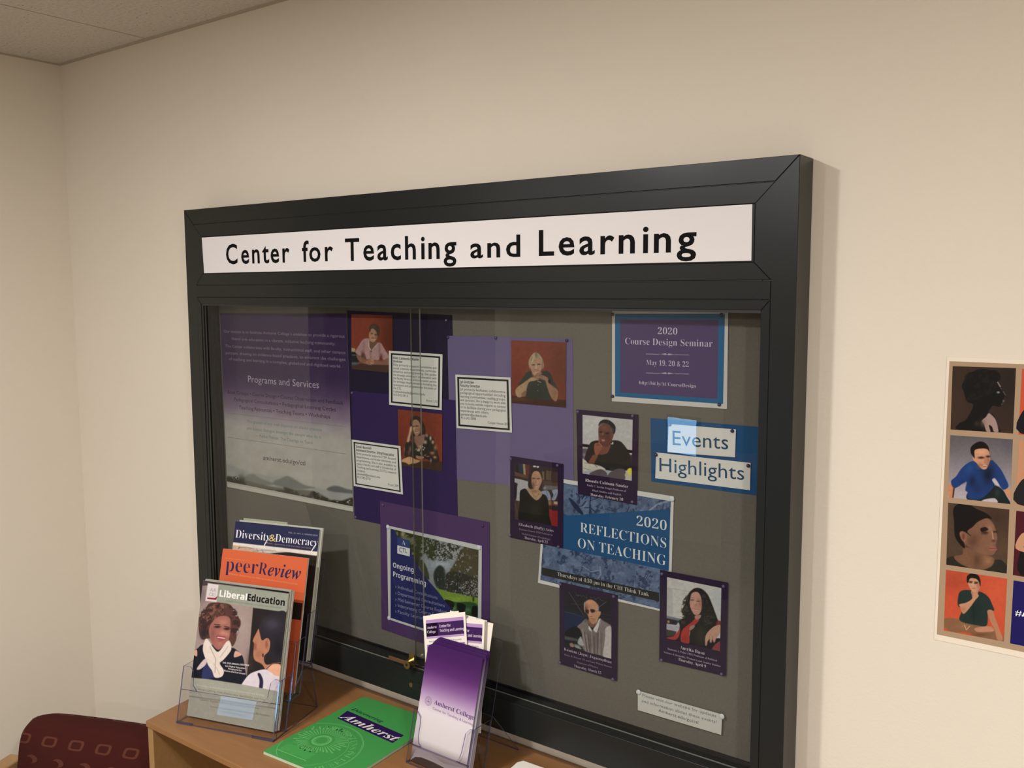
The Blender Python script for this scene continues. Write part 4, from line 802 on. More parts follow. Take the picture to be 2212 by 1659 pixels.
for yy in (468, 623):
    for x0, x1, xm in ((360, 530, 525), (536, 712, 540)): L_.quad([k(x0, yy-1+(x0-360)*.02), k(x0 if xm == 525 else xm, yy+1.5), k(xm if xm == 525 else x1, yy+12+((x1-360)*.02 if xm == 540 else 0)-(8 if xm == 540 else 0)), k(x1, yy+(x1-360)*.03)], wc) if 0 else None
    L_.quad([k(360, yy), k(360, yy+3), k(712, yy+12), k(712, yy+9)], wc)
    L_.quad([k(465, yy+4), k(524, yy+11), k(524, yy-3)], wc); L_.quad([k(602, yy+8), k(541, yy-2), k(541, yy+12)], wc)
L_.build('lettering', t)

# ---------------- blue headings
for nm, quad, word, p0, p1, h, lab in (('Events', [(1444.5, 915.8), (1589.6, 927.7), (1587.7, 987.9), (1441.9, 976.8)], 'Events', k(577, 1210), k(1030, 1248), 31.5, 'white strip with the blue word Events, upper of the two headings'),
                                  ('Highlights', [(1417.5, 977.3), (1621.4, 1000.1), (1620.3, 1059), (1415.4, 1033)], 'Highlights', k(470, 1425), k(1160, 1497), 30, 'white strip with the blue word Highlights, lower of the two headings')):
    t, pl = poster('heading_strip', -.0128, quad, IN((200, 198, 192)), lab, 'sign', 'cut-out heading strips'); L_ = Lettering(pl); L_.text(word, 'sans', p0, p1, h, IN((38, 70, 96)), 1.02); L_.build('lettering', t)

# ---------------- reflections poster
Q = [(1178, 1029), (1455.7, 1072.3), (1448, 1325), (1162, 1259)]
t, pl = poster('series_poster', -.0118, Q, IN((188, 186, 182)), 'wide poster with white lettering on blue over a slate-blue bramble print', 'poster')
k = lambda a, b: (1140+a/5.353, 1020+b/5.353)
inner = [k(230, 95), k(1655, 335), k(1600, 1600), k(145, 1245)]
C = Canvas(pl, inner, (1140, 1020, 5.353), .8); C.fill((74, 88, 114))
nz = fbm(C.X/70, C.Y/70, 11); C.mixin(np.clip((nz-.5)*6+.5, 0, 1), (92, 106, 132), .8); nz = fbm(C.X/45, C.Y/55, 12); C.mixin(np.clip((nz-.56)*8, 0, 1), (44, 56, 82), .9)
rng = random.Random(5)
for i in range(46):
    x, y = rng.uniform(100, 1650), rng.choice([rng.uniform(90, 520), rng.uniform(850, 1600)]); a = rng.uniform(0, 3.14); Ln = rng.uniform(60, 200)
    C.run([('l', rng.uniform(5, 15), rng.choice([(36, 46, 70), (44, 54, 80), (112, 124, 146), (30, 38, 60)]), (x, y), (x+Ln*.5*math.cos(a), y+Ln*.5*math.sin(a)), (x+Ln*math.cos(a+.4), y+Ln*math.sin(a+.4)))])
C.run([('p', (32, 40, 62), (490, 300), (560, 360), (640, 470), (620, 490), (540, 420), (480, 320)), ('l', 12, (32, 40, 62), (725, 290), (720, 380), (715, 480)), ('l', 22, (116, 128, 148), (1640, 330), (1500, 370), (1400, 450)), ('n', .15, 30, 3)])
C.build('bramble_print', t)
L_ = Lettering(pl)
L_.quad([k(400, 505), k(400, 880), k(1632, 1140), k(1650, 428)][::1], IN((32, 72, 112)), 0)
L_.quad([k(165, 1100), k(165, 1190), k(1520, 1495), k(1520, 1395)], (.018, .018, .018), 0)
L_.h = .0003; wc = IN((190, 196, 196))
L_.text('2020', 'serif', k(1258, 615), k(1606, 675), 21.5, wc); L_.text('REFLECTIONS', 'serif', k(607, 690), k(1602, 880), 21.5, wc); L_.text('ON TEACHING', 'serif', k(580, 870), k(1598, 1080), 21.8, wc)
L_.text('Thursdays at 4:30 pm in the CHI Think Tank', 'serif', k(345, 1197), k(1402, 1437), 8.4, IN((180, 178, 172)))
L_.build('lettering', t)

# ---------------- programming poster with the lawn
Q = [(835.5, 1134.9), (1040.7, 1179.2), (1039.3, 1403), (839, 1337.9)]
t, pl = poster('campus_poster', -.0128, Q, IN((176, 176, 176)), 'poster with a navy corner, white list and a photo of a green campus lawn', 'poster')
k = lambda a, b: (830+a/7.214, 1130+b/7.214)
C = Canvas(pl, [k(98, 85), k(1470, 420), k(1455, 1920), k(100, 1475)], (830, 1130, 7.214), .9)
C.run([('f', (122, 126, 130)), ('b', 850, 650, 200, 100, (150, 160, 172), .8), ('b', 1000, 450, 260, 120, (150, 150, 150), .7)])
C.mixin(C.mask([(90, 60), (520, 150), (540, 700), (400, 560), (90, 200)], True, 3), (44, 46, 30)); C.run([('b', 290, 170, 36, 70, (150, 148, 120), .8), ('t', (92, 94, 70), 40, .55, 20, (130, 100), (500, 160), (480, 500), (380, 500))])
C.run([('t', (52, 58, 34), 31, .36, 21, (480, 160), (720, 180), (820, 330), (800, 560), (700, 560), (640, 470), (540, 560), (500, 500)),
       ('t', (48, 50, 38), 22, .47, 22, (760, 250), (1100, 270), (1300, 330), (1290, 430), (1200, 470), (1080, 560), (900, 590), (800, 540), (830, 380)),
       ('t', (66, 62, 42), 36, .30, 23, (1200, 420), (1330, 350), (1480, 430), (1480, 960), (1300, 1000), (1100, 880), (1020, 760), (1110, 600)),
       ('p', (58, 64, 44), (540, 650), (580, 570), (640, 640), (690, 780), (700, 880), (620, 820)),
       ('t', (36, 44, 40), 27, .22, 24, (770, 800), (850, 660), (940, 720), (950, 900), (960, 1040), (820, 1000)), ('t', (40, 42, 36), 24, .34, 25, (960, 800), (1150, 760), (1480, 900), (1480, 1160), (1130, 1090), (970, 1060)),
       ('l', 18, (34, 32, 28), (1145, 850), (1135, 1090)), ('l', 14, (34, 32, 28), (860, 820), (860, 1040)), ('l', 12, (34, 32, 28), (1290, 900), (1290, 1110)), ('t', (140, 132, 124), 14, .60, 27, (1180, 940), (1470, 900), (1470, 1140), (1200, 1080)),
       ('p', (104, 128, 46), (810, 1020), (900, 1040), (1080, 1090), (1260, 1130), (1480, 1180), (1480, 1320), (1300, 1300), (1000, 1230), (880, 1130)), ('b', 1150, 1200, 200, 60, (124, 150, 58), .7),
       ('p', (40, 70, 38), (940, 1200), (1100, 1230), (1480, 1300), (1480, 1950), (900, 1700), (1000, 1400)), ('b', 1300, 1350, 60, 40, (80, 110, 80), .8), ('b', 1090, 1330, 30, 40, (96, 130, 70), .8),
       ('p', (18, 22, 20), (940, 1200), (1080, 1230), (1070, 1330), (980, 1350)), ('p', (18, 22, 20), (1140, 1250), (1265, 1280), (1235, 1400), (1150, 1370)), ('p', (18, 22, 20), (1375, 1300), (1460, 1310), (1460, 1440), (1370, 1440)), ('b', 1390, 1180, 14, 40, (34, 44, 26), .9), ('n', .12, 22, 26)])
C.mixin(C.mask([(60, 60), (130, 60), (200, 190), (400, 420), (540, 700), (700, 910), (850, 1080), (980, 1260), (1060, 1340), (1200, 2000), (0, 2000)], False), (32, 36, 84))
C.build('campus_print', t)
L_ = Lettering(pl)
L_.quad([k(205, 220), k(205, 345), k(400, 395), k(397, 270)], IN((40, 56, 104))); L_.quad([k(205, 345), k(203, 470), k(398, 520), k(402, 395)], IN((190, 190, 194)))
L_.h = .0003; wc = IN((184, 184, 190)); lc = IN((122, 126, 158))
L_.text('A', 'serif', k(272, 332), k(334, 350), 10.5, wc); L_.text('CTL', 'sans', k(236, 447), k(360, 470), 10, IN((40, 50, 74)))
L_.text('Ongoing', 'sansb', k(138, 688), k(460, 768), 10.5, wc); L_.text('Programming', 'sansb', k(140, 826), k(650, 978), 10.5, wc)
for i, (s_, x1, y1) in enumerate((('Individual Consultations', 830, 1188), ('Departmental Consultations', 945, 1312), ('Mid-Semester Course Evaluations', 1075, 1440), ('Interpreting Course Evaluations', 1050, 1520), ('Faculty Learning Communities', 1040, 1625))):
    y0 = (1015, 1115, 1212, 1305, 1400)[i]; L_.text(s_, 'osans', k(214, y0), k(x1, y1), 7.2, lc)
    L_.text('›', 'sansb', k(172, y0-8), k(192, y0-2), 7.5, lc)
L_.build('lettering', t)

# ---------------- small note at the bottom
Q = [(1377.7, 1491.7), (1560.2, 1543.5), (1557.8, 1587.6), (1377.7, 1533.9)]
t, pl = poster('website_note', -.0145, Q, IN((186, 184, 176)), 'small white slip of paper pinned low on the right with three lines of text', 'note')
L_ = Lettering(pl); nc = IN((88, 104, 120))
L_.text('Please visit our website for updates', 'sans', k6(862, 1262), k6(1522, 1450), 6.2, nc, 1.08); L_.text('and information about these events!', 'sans', k6(856, 1312), k6(1526, 1505), 6.2, nc, 1.08); L_.text('Amherst.edu/go/ctl', 'sans', k6(1006, 1398), k6(1362, 1510), 6.4, IN((70, 80, 92)), 1.08)
L_.build('lettering', t)

# ---------------- pins
def pin(px, py, y, kind, where):
    pl = wallplane(y); c = pl.at(px, py); r = {'d': .0031, 'l': .0030, 'w': .0046}[kind]; mat = {'d': M_PIN, 'l': M_PINL, 'w': M_PINW}[kind]
    n = 14; V = []; rings = [(1.0, 0), (1.0, .0008), (.86, .0022), (.5, .0030)] if kind != 'w' else [(1.0, 0), (1.0, .0009), (.9, .0014), (.5, .0017)]
    for rr, h in rings: V += [(c[0]+r*rr*math.cos(2*math.pi*i/n), y-h, c[1]+r*rr*math.sin(2*math.pi*i/n)) for i in range(n)]
    V.append((c[0], y-rings[-1][1]-.0002, c[1])); Fc = []
    for q in range(3): Fc += [(q*n+i, q*n+(i+1) % n, (q+1)*n+(i+1) % n, (q+1)*n+i) for i in range(n)]
    Fc += [(3*n+i, 3*n+(i+1) % n, 4*n) for i in range(n)]
    o = mk('push_pin', V, Fc, mat, None, loc=(c[0], y, c[1]), smooth=True)
    tag(o, {'d': 'dark purple', 'l': 'translucent purple', 'w': 'flat white'}[kind]+' pin '+where, 'pin', 'pins in the notice case')
for a in ((1324, 679, -.0123, 'd', 'at the top left corner of the seminar notice'), (1559, 680, -.0123, 'd', 'at the top right corner of the seminar notice'), (1323.5, 856, -.0123, 'd', 'at the bottom left corner of the seminar notice'), (1554, 874, -.0123, 'd', 'at the bottom right corner of the seminar notice'),
          (1582, 931, -.0131, 'd', 'at the right end of the Events strip'), (1447, 917.5, -.0131, 'l', 'at the left end of the Events strip'), (1417.5, 982.5, -.0131, 'd', 'at the left end of the Highlights strip'), (1616.5, 1006, -.0131, 'd', 'at the right end of the Highlights strip'),
          (968, 729, -.0115, 'd', 'at the top left corner of the light lilac paper'), (1071.5, 730, -.0115, 'd', 'at the middle of the light lilac paper top edge'), (1224.5, 735.5, -.0127, 'd', 'at the top right corner of the blond person photo'),
          (1248.5, 889.5, -.0129, 'l', 'at the top left corner of the raised finger poster'), (1367, 898.5, -.0129, 'l', 'at the top right corner of the raised finger poster'), (1366, 1084, -.0129, 'l', 'at the bottom right corner of the raised finger poster'),
          (1103.5, 991, -.0129, 'l', 'at the top left corner of the bookshelf poster'), (1204.5, 1005.5, -.0129, 'l', 'at the top right corner of the bookshelf poster'), (1102, 1156, -.0129, 'l', 'at the bottom left corner of the bookshelf poster'), (1206.5, 1181, -.0129, 'l', 'at the bottom right corner of the bookshelf poster'),
          (1210.5, 1262, -.0135, 'l', 'at the top left corner of the striped shirt poster'), (1326, 1288.5, -.0135, 'l', 'at the top right corner of the striped shirt poster'), (1209.5, 1431, -.0135, 'l', 'at the bottom left corner of the striped shirt poster'), (1324, 1467, -.0135, 'l', 'at the bottom right corner of the striped shirt poster'),
          (1430, 1239.5, -.0135, 'l', 'at the top left corner of the red top poster'), (1563, 1266.5, -.0135, 'l', 'at the top right corner of the red top poster'), (1429, 1426, -.0135, 'l', 'at the bottom left corner of the red top poster'), (1559, 1456, -.0135, 'l', 'at the bottom right corner of the red top poster'),
          (1451.5, 1077.5, -.0122, 'w', 'at the top right corner of the bramble print poster'), (1379.5, 1495, -.0148, 'w', 'at the left end of the small white slip'), (1559.5, 1547.5, -.0148, 'w', 'at the right end of the small white slip'),
          (838, 1138, -.0131, 'w', 'at the top left corner of the campus lawn poster'), (840.5, 1335, -.0131, 'w', 'at the bottom left corner of the campus lawn poster'), (1035, 1183, -.0131, 'w', 'at the top right corner of the campus lawn poster'),
          (769, 1117, -.0118, 'l', 'at the bottom left corner of the deep purple paper'), (761, 848.5, -.0118, 'l', 'at the top left corner of the deep purple paper'), (964.5, 692, -.0113, 'l', 'at the top right of the near-black navy paper'), (828, 1090.5, -.0123, 'l', 'at the top left corner of the dusty purple paper'), (1043, 1136, -.0123, 'd', 'at the top right of the dusty purple paper')):
    pin(*a)

# ================================================================== collage poster on the right wall
ply = wallplane(-.0012)
cx0, cx1, cz0, cz1 = 1.0865, 2.02, 1.1865, 1.6010
t = thing('portrait_collage', (cx0, -.0012, cz0), 'big framed-looking white bordered poster of square portraits on a tan ground, at the right', 'poster')
ab = np.array([(cx0, cz1), (cx1, cz1), (cx1, cz0), (cx0, cz0)])
sheet('sheet', t, ply, ab, OUT((238, 226, 208)), .0010, M_GLOSS)
L_ = Lettering(ply); L_.h = .0001
tl = ply.at(2047, 780); bl = ply.at(2027.5, 1371)
xa = (tl[0]+bl[0])/2; L_.add([(xa, bl[1]), (cx1-.012, bl[1]), (cx1-.012, tl[1]), (xa, tl[1])], [(0, 1, 2, 3)], OUT((172, 146, 118)))
L_.build('tan_ground', t, M_GLOSS)
P2 = (2020, 1080, 4.88)
kc = lambda ox, oy, s: (lambda a, b: (ox+a/s, oy+b/s))
c1, c2, c3 = kc(2030, 770, 9.214), kc(2030, 920, 9.214), kc(2020, 1080, 4.88)
def cpic(quad, crop, ops, label, res=1.0):
    C = Canvas(ply, quad, crop, res, h=.0003, g=GAIN_OUT); C.run(ops); C.build('portrait_square', t, M_GLOSS, label)
cpic([c1(258, 192), c1(1518, 232), c1(1460, 1532), c1(215, 1452)], (2030, 770, 9.214), [
    ('f', (56, 42, 34)), ('b', 1350, 500, 300, 700, (36, 28, 28), .8), ('b', 300, 1000, 200, 500, (66, 48, 38), .5),
    ('p', (16, 15, 15), (560, 330), (640, 310), (760, 260), (880, 245), (1000, 270), (1120, 280), (1200, 360), (1210, 440), (1170, 480), (1150, 520), (1200, 620), (1250, 700), (1310, 780), (1270, 820), (1280, 880), (1240, 900), (1230, 970), (1180, 1000), (1060, 980), (990, 1060), (960, 1160), (1040, 1140), (1120, 1250), (1160, 1400), (1160, 1520), (370, 1460), (390, 1330), (520, 1260), (640, 1060), (660, 950), (540, 890), (480, 700), (440, 590), (500, 450)),
    ('t', (26, 24, 22), 50, .55, 31, (480, 450), (700, 260), (1000, 260), (1200, 440), (1100, 700), (560, 880)),
    ('p', (160, 134, 128), (920, 1200), (980, 1130), (1080, 1210), (1130, 1300), (1160, 1420), (1165, 1505), (1080, 1500), (1040, 1400), (980, 1370), (1010, 1500), (930, 1490), (880, 1350), (840, 1280)), ('b', 860, 1330, 60, 90, (110, 92, 80), .6), ('b', 740, 1340, 60, 60, (56, 46, 38), .8),
    ('l', 26, (130, 116, 110), (1155, 515), (1205, 600)), ('l', 14, (96, 86, 84), (1265, 700), (1308, 772)), ('b', 1165, 715, 26, 18, (150, 150, 156), .9), ('l', 10, (84, 80, 84), (1215, 620), (1225, 660)), ('b', 1270, 885, 18, 22, (110, 104, 100), .8), ('b', 1236, 950, 12, 14, (96, 90, 86), .8)], 'dim profile of a person with curly hair')
cpic([c2(210, 182), c2(1455, 268), c2(1405, 1555), c2(165, 1425)], (2030, 920, 9.214), [
    ('g', (92, 88, 92), (176, 166, 174)), ('b', 200, 300, 400, 300, (96, 92, 92), .5), ('b', 1400, 400, 200, 200, (84, 80, 88), .5),
    ('p', (196, 132, 92), (180, 1180), (250, 1150), (290, 1240), (260, 1430), (180, 1420)), ('P', (54, 34, 28), (270, 1240), (300, 1240), (275, 1430), (250, 1430)), ('p', (200, 142, 104), (1280, 1270), (1350, 1220), (1430, 1330), (1440, 1500), (1370, 1420)),
    ('p', (24, 34, 36), (560, 1330), (800, 1180), (1080, 1180), (1240, 1260), (1330, 1400), (1400, 1560), (1150, 1540), (1100, 1440), (900, 1460), (830, 1500), (560, 1470)), ('b', 1150, 1330, 60, 90, (44, 56, 56), .7),
    ('p', (28, 58, 116), (680, 700), (820, 800), (1010, 680), (1110, 740), (1220, 870), (1310, 1040), (1370, 1200), (1270, 1270), (1190, 1180), (1100, 1040), (1040, 1070), (1090, 1170), (1000, 1300), (800, 1460), (570, 1440), (560, 1330), (510, 1270), (530, 1110), (350, 1220), (270, 1230), (225, 1100), (330, 1000), (430, 850), (560, 740)),
    ('b', 960, 960, 130, 230, (14, 20, 34), .81), ('b', 650, 1100, 90, 140, (18, 28, 52), .7), ('b', 760, 1250, 120, 120, (26, 40, 78), .6), ('b', 450, 1110, 60, 40, (20, 38, 84), .6), ('b', 590, 860, 60, 90, (40, 80, 144), .6), ('l', 10, (18, 34, 66), (720, 880), (900, 900)),
    ('p', (200, 146, 114), (690, 480), (820, 450), (940, 450), (990, 560), (1005, 660), (970, 780), (920, 860), (830, 850), (740, 740), (670, 680), (660, 620), (690, 600)),
    ('b', 960, 700, 50, 120, (120, 74, 58), .6), ('b', 800, 780, 60, 60, (150, 98, 76), .6), ('b', 840, 520, 100, 40, (226, 180, 146), .5),
    ('p', (20, 16, 16), (620, 540), (620, 430), (700, 350), (790, 312), (880, 325), (960, 400), (985, 500), (940, 460), (840, 445), (740, 460), (690, 500), (695, 640), (660, 600)),
    ('b', 825, 632, 56, 20, (46, 30, 28), .9), ('b', 965, 608, 40, 18, (40, 26, 26), .9), ('p', (176, 118, 92), (880, 700), (900, 650), (960, 700), (950, 740), (890, 740)), ('p', (110, 48, 44), (840, 775), (910, 780), (950, 770), (930, 800), (870, 805)), ('l', 14, (216, 206, 196), (860, 785), (935, 785)),
    ('p', (190, 180, 188), (1045, 1075), (1100, 1050), (1190, 1190), (1100, 1160)), ('p', (190, 180, 188), (850, 1500), (900, 1465), (1100, 1450), (1140, 1530)), ('n', .05, 40, 14)], 'laughing person in a blue shirt leaning forward')
cpic([c3(138, 28), c3(783, 100), c3(755, 775), c3(118, 682)], P2, [
    ('f', (78, 60, 46)), ('b', 650, 200, 200, 250, (60, 42, 34), .7), ('b', 700, 500, 120, 200, (92, 70, 52), .5),
    ('p', (40, 38, 32), (120, 620), (190, 595), (300, 640), (500, 680), (640, 630), (720, 650), (750, 780), (110, 690)),
    ('p', (116, 82, 60), (300, 500), (420, 520), (520, 570), (620, 620), (590, 700), (460, 740), (280, 680), (200, 600), (290, 570)), ('b', 560, 640, 50, 50, (160, 120, 88), .6), ('b', 440, 640, 40, 80, (84, 56, 42), .7),
    ('p', (124, 88, 68), (270, 380), (360, 300), (420, 230), (520, 190), (590, 220), (635, 300), (655, 400), (640, 470), (645, 530), (600, 580), (500, 570), (400, 520), (310, 460)), ('b', 580, 300, 40, 60, (160, 120, 94), .6), ('b', 400, 430, 70, 90, (84, 56, 44), .7), ('b', 590, 500, 30, 60, (148, 110, 88), .4),
    ('p', (22, 18, 17), (200, 230), (190, 110), (230, 50), (330, 25), (430, 90), (540, 140), (600, 200), (540, 190), (450, 230), (400, 280), (340, 330), (380, 380), (300, 330), (260, 350), (300, 440), (310, 510), (240, 440), (205, 360)),
    ('p', (140, 98, 72), (258, 350), (290, 330), (330, 370), (320, 440), (280, 420)), ('b', 300, 385, 14, 28, (84, 54, 42), .8),
    ('p', (30, 20, 18), (480, 300), (530, 285), (560, 310), (540, 325), (490, 335)), ('b', 525, 345, 32, 12, (40, 26, 24), .81), ('l', 9, (96, 66, 54), (490, 365), (555, 362)), ('b', 632, 335, 20, 10, (40, 26, 24), .8), ('l', 9, (176, 136, 110), (600, 330), (612, 410)), ('b', 618, 430, 20, 10, (80, 50, 40), .8),
    ('p', (150, 92, 82), (560, 510), (610, 490), (650, 510), (645, 530), (600, 530)), ('l', 5, (84, 44, 40), (565, 508), (645, 512)), ('n', .06, 30, 15)], 'pensive person with hair in a high bun')
cpic([c3(115, 735), c3(760, 830), c3(725, 1492), c3(92, 1375)], P2, [
    ('f', (196, 82, 54)), ('b', 200, 850, 200, 150, (150, 62, 44), .5), ('b', 650, 1000, 150, 200, (206, 92, 62), .5),
    ('p', (132, 94, 66), (100, 1250), (260, 1255), (420, 1310), (560, 1330), (640, 1380), (720, 1440), (710, 1490), (500, 1460), (350, 1400), (180, 1390), (100, 1340)), ('b', 300, 1330, 80, 30, (156, 116, 84), .5), ('b', 470, 1420, 100, 20, (96, 66, 46), .7),
    ('p', (186, 132, 104), (420, 1350), (560, 1330), (610, 1350), (610, 1385), (450, 1390)), ('l', 7, (200, 170, 130), (310, 1320), (330, 1370), (365, 1330)),
    ('p', (34, 48, 46), (260, 970), (370, 950), (420, 1000), (470, 965), (560, 1020), (610, 1120), (620, 1165), (560, 1180), (545, 1320), (440, 1320), (260, 1270), (290, 1150), (240, 1110)), ('b', 420, 1150, 60, 140, (24, 38, 38), .6), ('l', 6, (20, 32, 32), (400, 1060), (410, 1300)),
    ('p', (180, 128, 98), (380, 960), (450, 960), (440, 1010), (400, 1020)), ('p', (194, 142, 112), (345, 850), (380, 820), (440, 825), (475, 880), (460, 950), (415, 975), (375, 940), (350, 890)), ('b', 455, 900, 20, 50, (140, 90, 70), .6),
    ('p', (24, 18, 18), (335, 860), (340, 800), (390, 772), (450, 790), (478, 850), (475, 910), (460, 860), (430, 830), (370, 825), (350, 870)),
    ('b', 375, 868, 16, 7, (50, 30, 28), .9), ('b', 430, 876, 18, 7, (50, 30, 28), .9), ('l', 6, (40, 24, 22), (360, 856), (392, 858)), ('l', 6, (40, 24, 22), (415, 862), (450, 866)), ('l', 8, (214, 164, 132), (402, 870), (398, 905)), ('l', 6, (140, 84, 72), (388, 930), (422, 932)),
    ('p', (190, 138, 106), (390, 1000), (430, 980), (460, 1010), (420, 1060), (370, 1130), (300, 1200), (265, 1130), (255, 1100), (330, 1080), (390, 1040)), ('b', 300, 1150, 30, 30, (150, 102, 76), .5), ('l', 9, (160, 110, 84), (390, 970), (400, 1010)),
    ('p', (178, 124, 94), (550, 1170), (605, 1165), (640, 1260), (680, 1370), (715, 1460), (690, 1485), (650, 1460), (630, 1370), (580, 1270)), ('n', .05, 30, 16)], 'person in a dark green shirt sitting cross-legged before orange')
# second and third columns (the third lies outside the frame)
c1b, c2b = kc(2030, 770, 9.214), kc(2030, 920, 9.214)
def ab_quad(q): return q
pitch_x = ply.at(*c1(1640, 235))[0]-ply.at(*c1(258, 192))[0]; sqw = ply.at(*c1(1518, 232))[0]-ply.at(*c1(258, 192))[0]
rows = []
for q in ([c1(258, 192), c1(1518, 232), c1(1460, 1532), c1(215, 1452)], [c2(210, 182), c2(1455, 268), c2(1405, 1555), c2(165, 1425)], [c3(138, 28), c3(783, 100), c3(755, 775), c3(118, 682)], [c3(115, 735), c3(760, 830), c3(725, 1492), c3(92, 1375)]):
    A = np.array([ply.at(*p) for p in q]); rows.append((A[:, 0].min(), A[:2, 1].mean(), A[2:, 1].mean()))
def flatpic(col, r, shapes, bg, label=None, ops=None):
    x0 = (rows[r][0]+pitch_x*col); z1, z0 = rows[r][1], rows[r][2]
    L_ = Lettering(ply); L_.h = .0003
    L_.add([(x0, z0), (x0+sqw, z0), (x0+sqw, z1), (x0, z1)], [(0, 1, 2, 3)], OUT(bg)); L_.h = .00036
    for c, pts in shapes:
        P = catmull(pts, 4); ab_ = np.column_stack([x0+P[:, 0]*sqw, z0+P[:, 1]*(z1-z0)]); L_.add(ab_, [tuple(range(len(ab_)))], OUT(c)); L_.h += .00004
    if ops: ops(L_, x0, z0, z1)
    o = L_.build('portrait_square', t, M_GLOSS)
    if label: o['label'] = label
blk = (22, 20, 28); skn = (196, 146, 112)
bust = lambda c, h, s_=skn: [(c, [(.03, .02), (.04, .35), (.25, .48), (.5, .42), (.75, .48), (.96, .35), (.97, .02)]), (s_, [(.42, .40), (.42, .55), (.58, .55), (.58, .40)]), (h, [(.34, .66), (.36, .86), (.5, .93), (.64, .86), (.66, .66), (.5, .6)]), (s_, [(.38, .66), (.38, .8), (.5, .84), (.62, .8), (.62, .66), (.5, .48)])]
flatpic(1, 0, bust(blk, (30, 24, 22)), (200, 84, 58), 'portrait on an orange ground, cut by the frame edge')
flatpic(1, 1, bust((34, 32, 34), (40, 30, 26)), (196, 142, 108), 'portrait on a peach ground, cut by the frame edge')
flatpic(1, 2, [((24, 20, 24), [(.12, .02), (.10, .40), (.2, .5), (.6, .5), (.8, .4), (.82, .02)]), (skn, [(.02, .42), (.10, .66), (.24, .66), (.20, .5), (.14, .46), (.34, .44), (.3, .38)]), ((40, 28, 26), [(.34, .66), (.36, .86), (.5, .93), (.64, .86), (.66, .66), (.5, .6)]), (skn, [(.38, .66), (.38, .8), (.5, .84), (.62, .8), (.62, .66), (.5, .48)])], (74, 22, 34), 'portrait on a dark red ground, cut by the frame edge')
def tagtext(L_, x0, z0, z1): L_.text_ab('#A', 'sansb', (x0+.04*sqw+.001, z0+(z1-z0)*.46), .0175, .0085, (.8, .8, .82))
flatpic(1, 3, [], (28, 24, 92), 'navy square with white lettering', tagtext)
for cc in range(2, 6):
    for r in range(4): flatpic(cc, r, bust([blk, (34, 58, 70), (90, 40, 40), (60, 60, 64)][(cc+r) % 4], (34, 26, 24)), [(120, 110, 104), (70, 46, 40), (176, 120, 90), (90, 96, 110)][(cc*3+r) % 4])

# ================================================================== bookcase
ZTAB = .7979
t = thing('bookcase', (-.36, -.388, 0), 'low maple laminate bookcase under the notice case', 'bookcase')
def slabxy(name, pts, z0, z1, mat, bevel=.0012):
    n = len(pts); V = [(x, y, z0) for x, y in pts]+[(x, y, z1) for x, y in pts]
    o = mk(name, V, [tuple(reversed(range(n))), tuple(range(n, 2*n))]+[(i, (i+1) % n, n+(i+1) % n, n+i) for i in range(n)], mat, t); bev(o, bevel, 2); return o
slabxy('top', [(-.3547, -.3885), (1.02, -.3852), (1.02, -.0035), (-.4138, -.0035)], ZTAB-.0125, ZTAB, M_WOOD)
slabxy('side_panel', [(-.3545, -.3850), (-.3360, -.3850), (-.3935, -.0100), (-.4130, -.0100)], 0.0, ZTAB-.0128, M_WOODE)
slabxy('side_panel', [(.995, -.3830), (1.015, -.3830), (1.015, -.0100), (.995, -.0100)], 0.0, ZTAB-.0128, M_WOODE)
slabxy('back_panel', [(-.392, -.018), (.995, -.018), (.995, -.0105), (-.392, -.0105)], 0.06, ZTAB-.013, M_WOOD)
slabxy('shelf', [(-.340, -.365), (.994, -.365), (.994, -.019), (-.390, -.019)], .40, .418, M_WOOD)
slabxy('shelf', [(-.340, -.365), (.994, -.365), (.994, -.019), (-.390, -.019)], .065, .083, M_WOOD)
slabxy('plinth', [(-.334, -.355), (.994, -.355), (.994, -.340), (-.336, -.340)], 0, .064, M_WOODE)

# ================================================================== magazine rack and magazines
FL = np.array([-.2934, -.3564, ZTAB]); e = np.array([.96015611, .2794642, 0]); nn = np.array([-e[1], e[0], 0]); UPZ = np.array([0, 0, 1.])
def L3(a, n_, z): return FL+a*e+n_*nn+(z-ZTAB)*UPZ
HW = .2395; TH = math.radians(14); th = .0026
rack = thing('magazine_rack', tuple(L3(0, 0, ZTAB)), 'clear acrylic three-tier magazine rack at the left end of the bookcase', 'rack')
def acr(name, corners, thick_dir, parent, edges=True, label=None):
    """flat acrylic panel: polygon of 3-D corners extruded along thick_dir"""
    A = np.array(corners); B = A+np.array(thick_dir); n = len(A); V = np.vstack([A, B])
    Fc = [tuple(range(n)), tuple(reversed(range(n, 2*n)))]+[((i+1) % n, i, n+i, n+(i+1) % n) for i in range(n)]
    # make the first face point outward (away from thick_dir)
    nr = np.cross(A[1]-A[0], A[2]-A[1])
    if nr@np.array(thick_dir) > 0: Fc = [tuple(reversed(f)) for f in Fc]
    o = mk(name, V, Fc, None, parent, mats=[M_ACR, M_AEDGE], fmat=[0, 0]+[1]*n)
    return o
tl_ = math.tan(TH)
tiers = [(0.0, ZTAB+.001, .112, .044), (.062, .8555, .115, .036), (.110, .9020, .112, .034)]
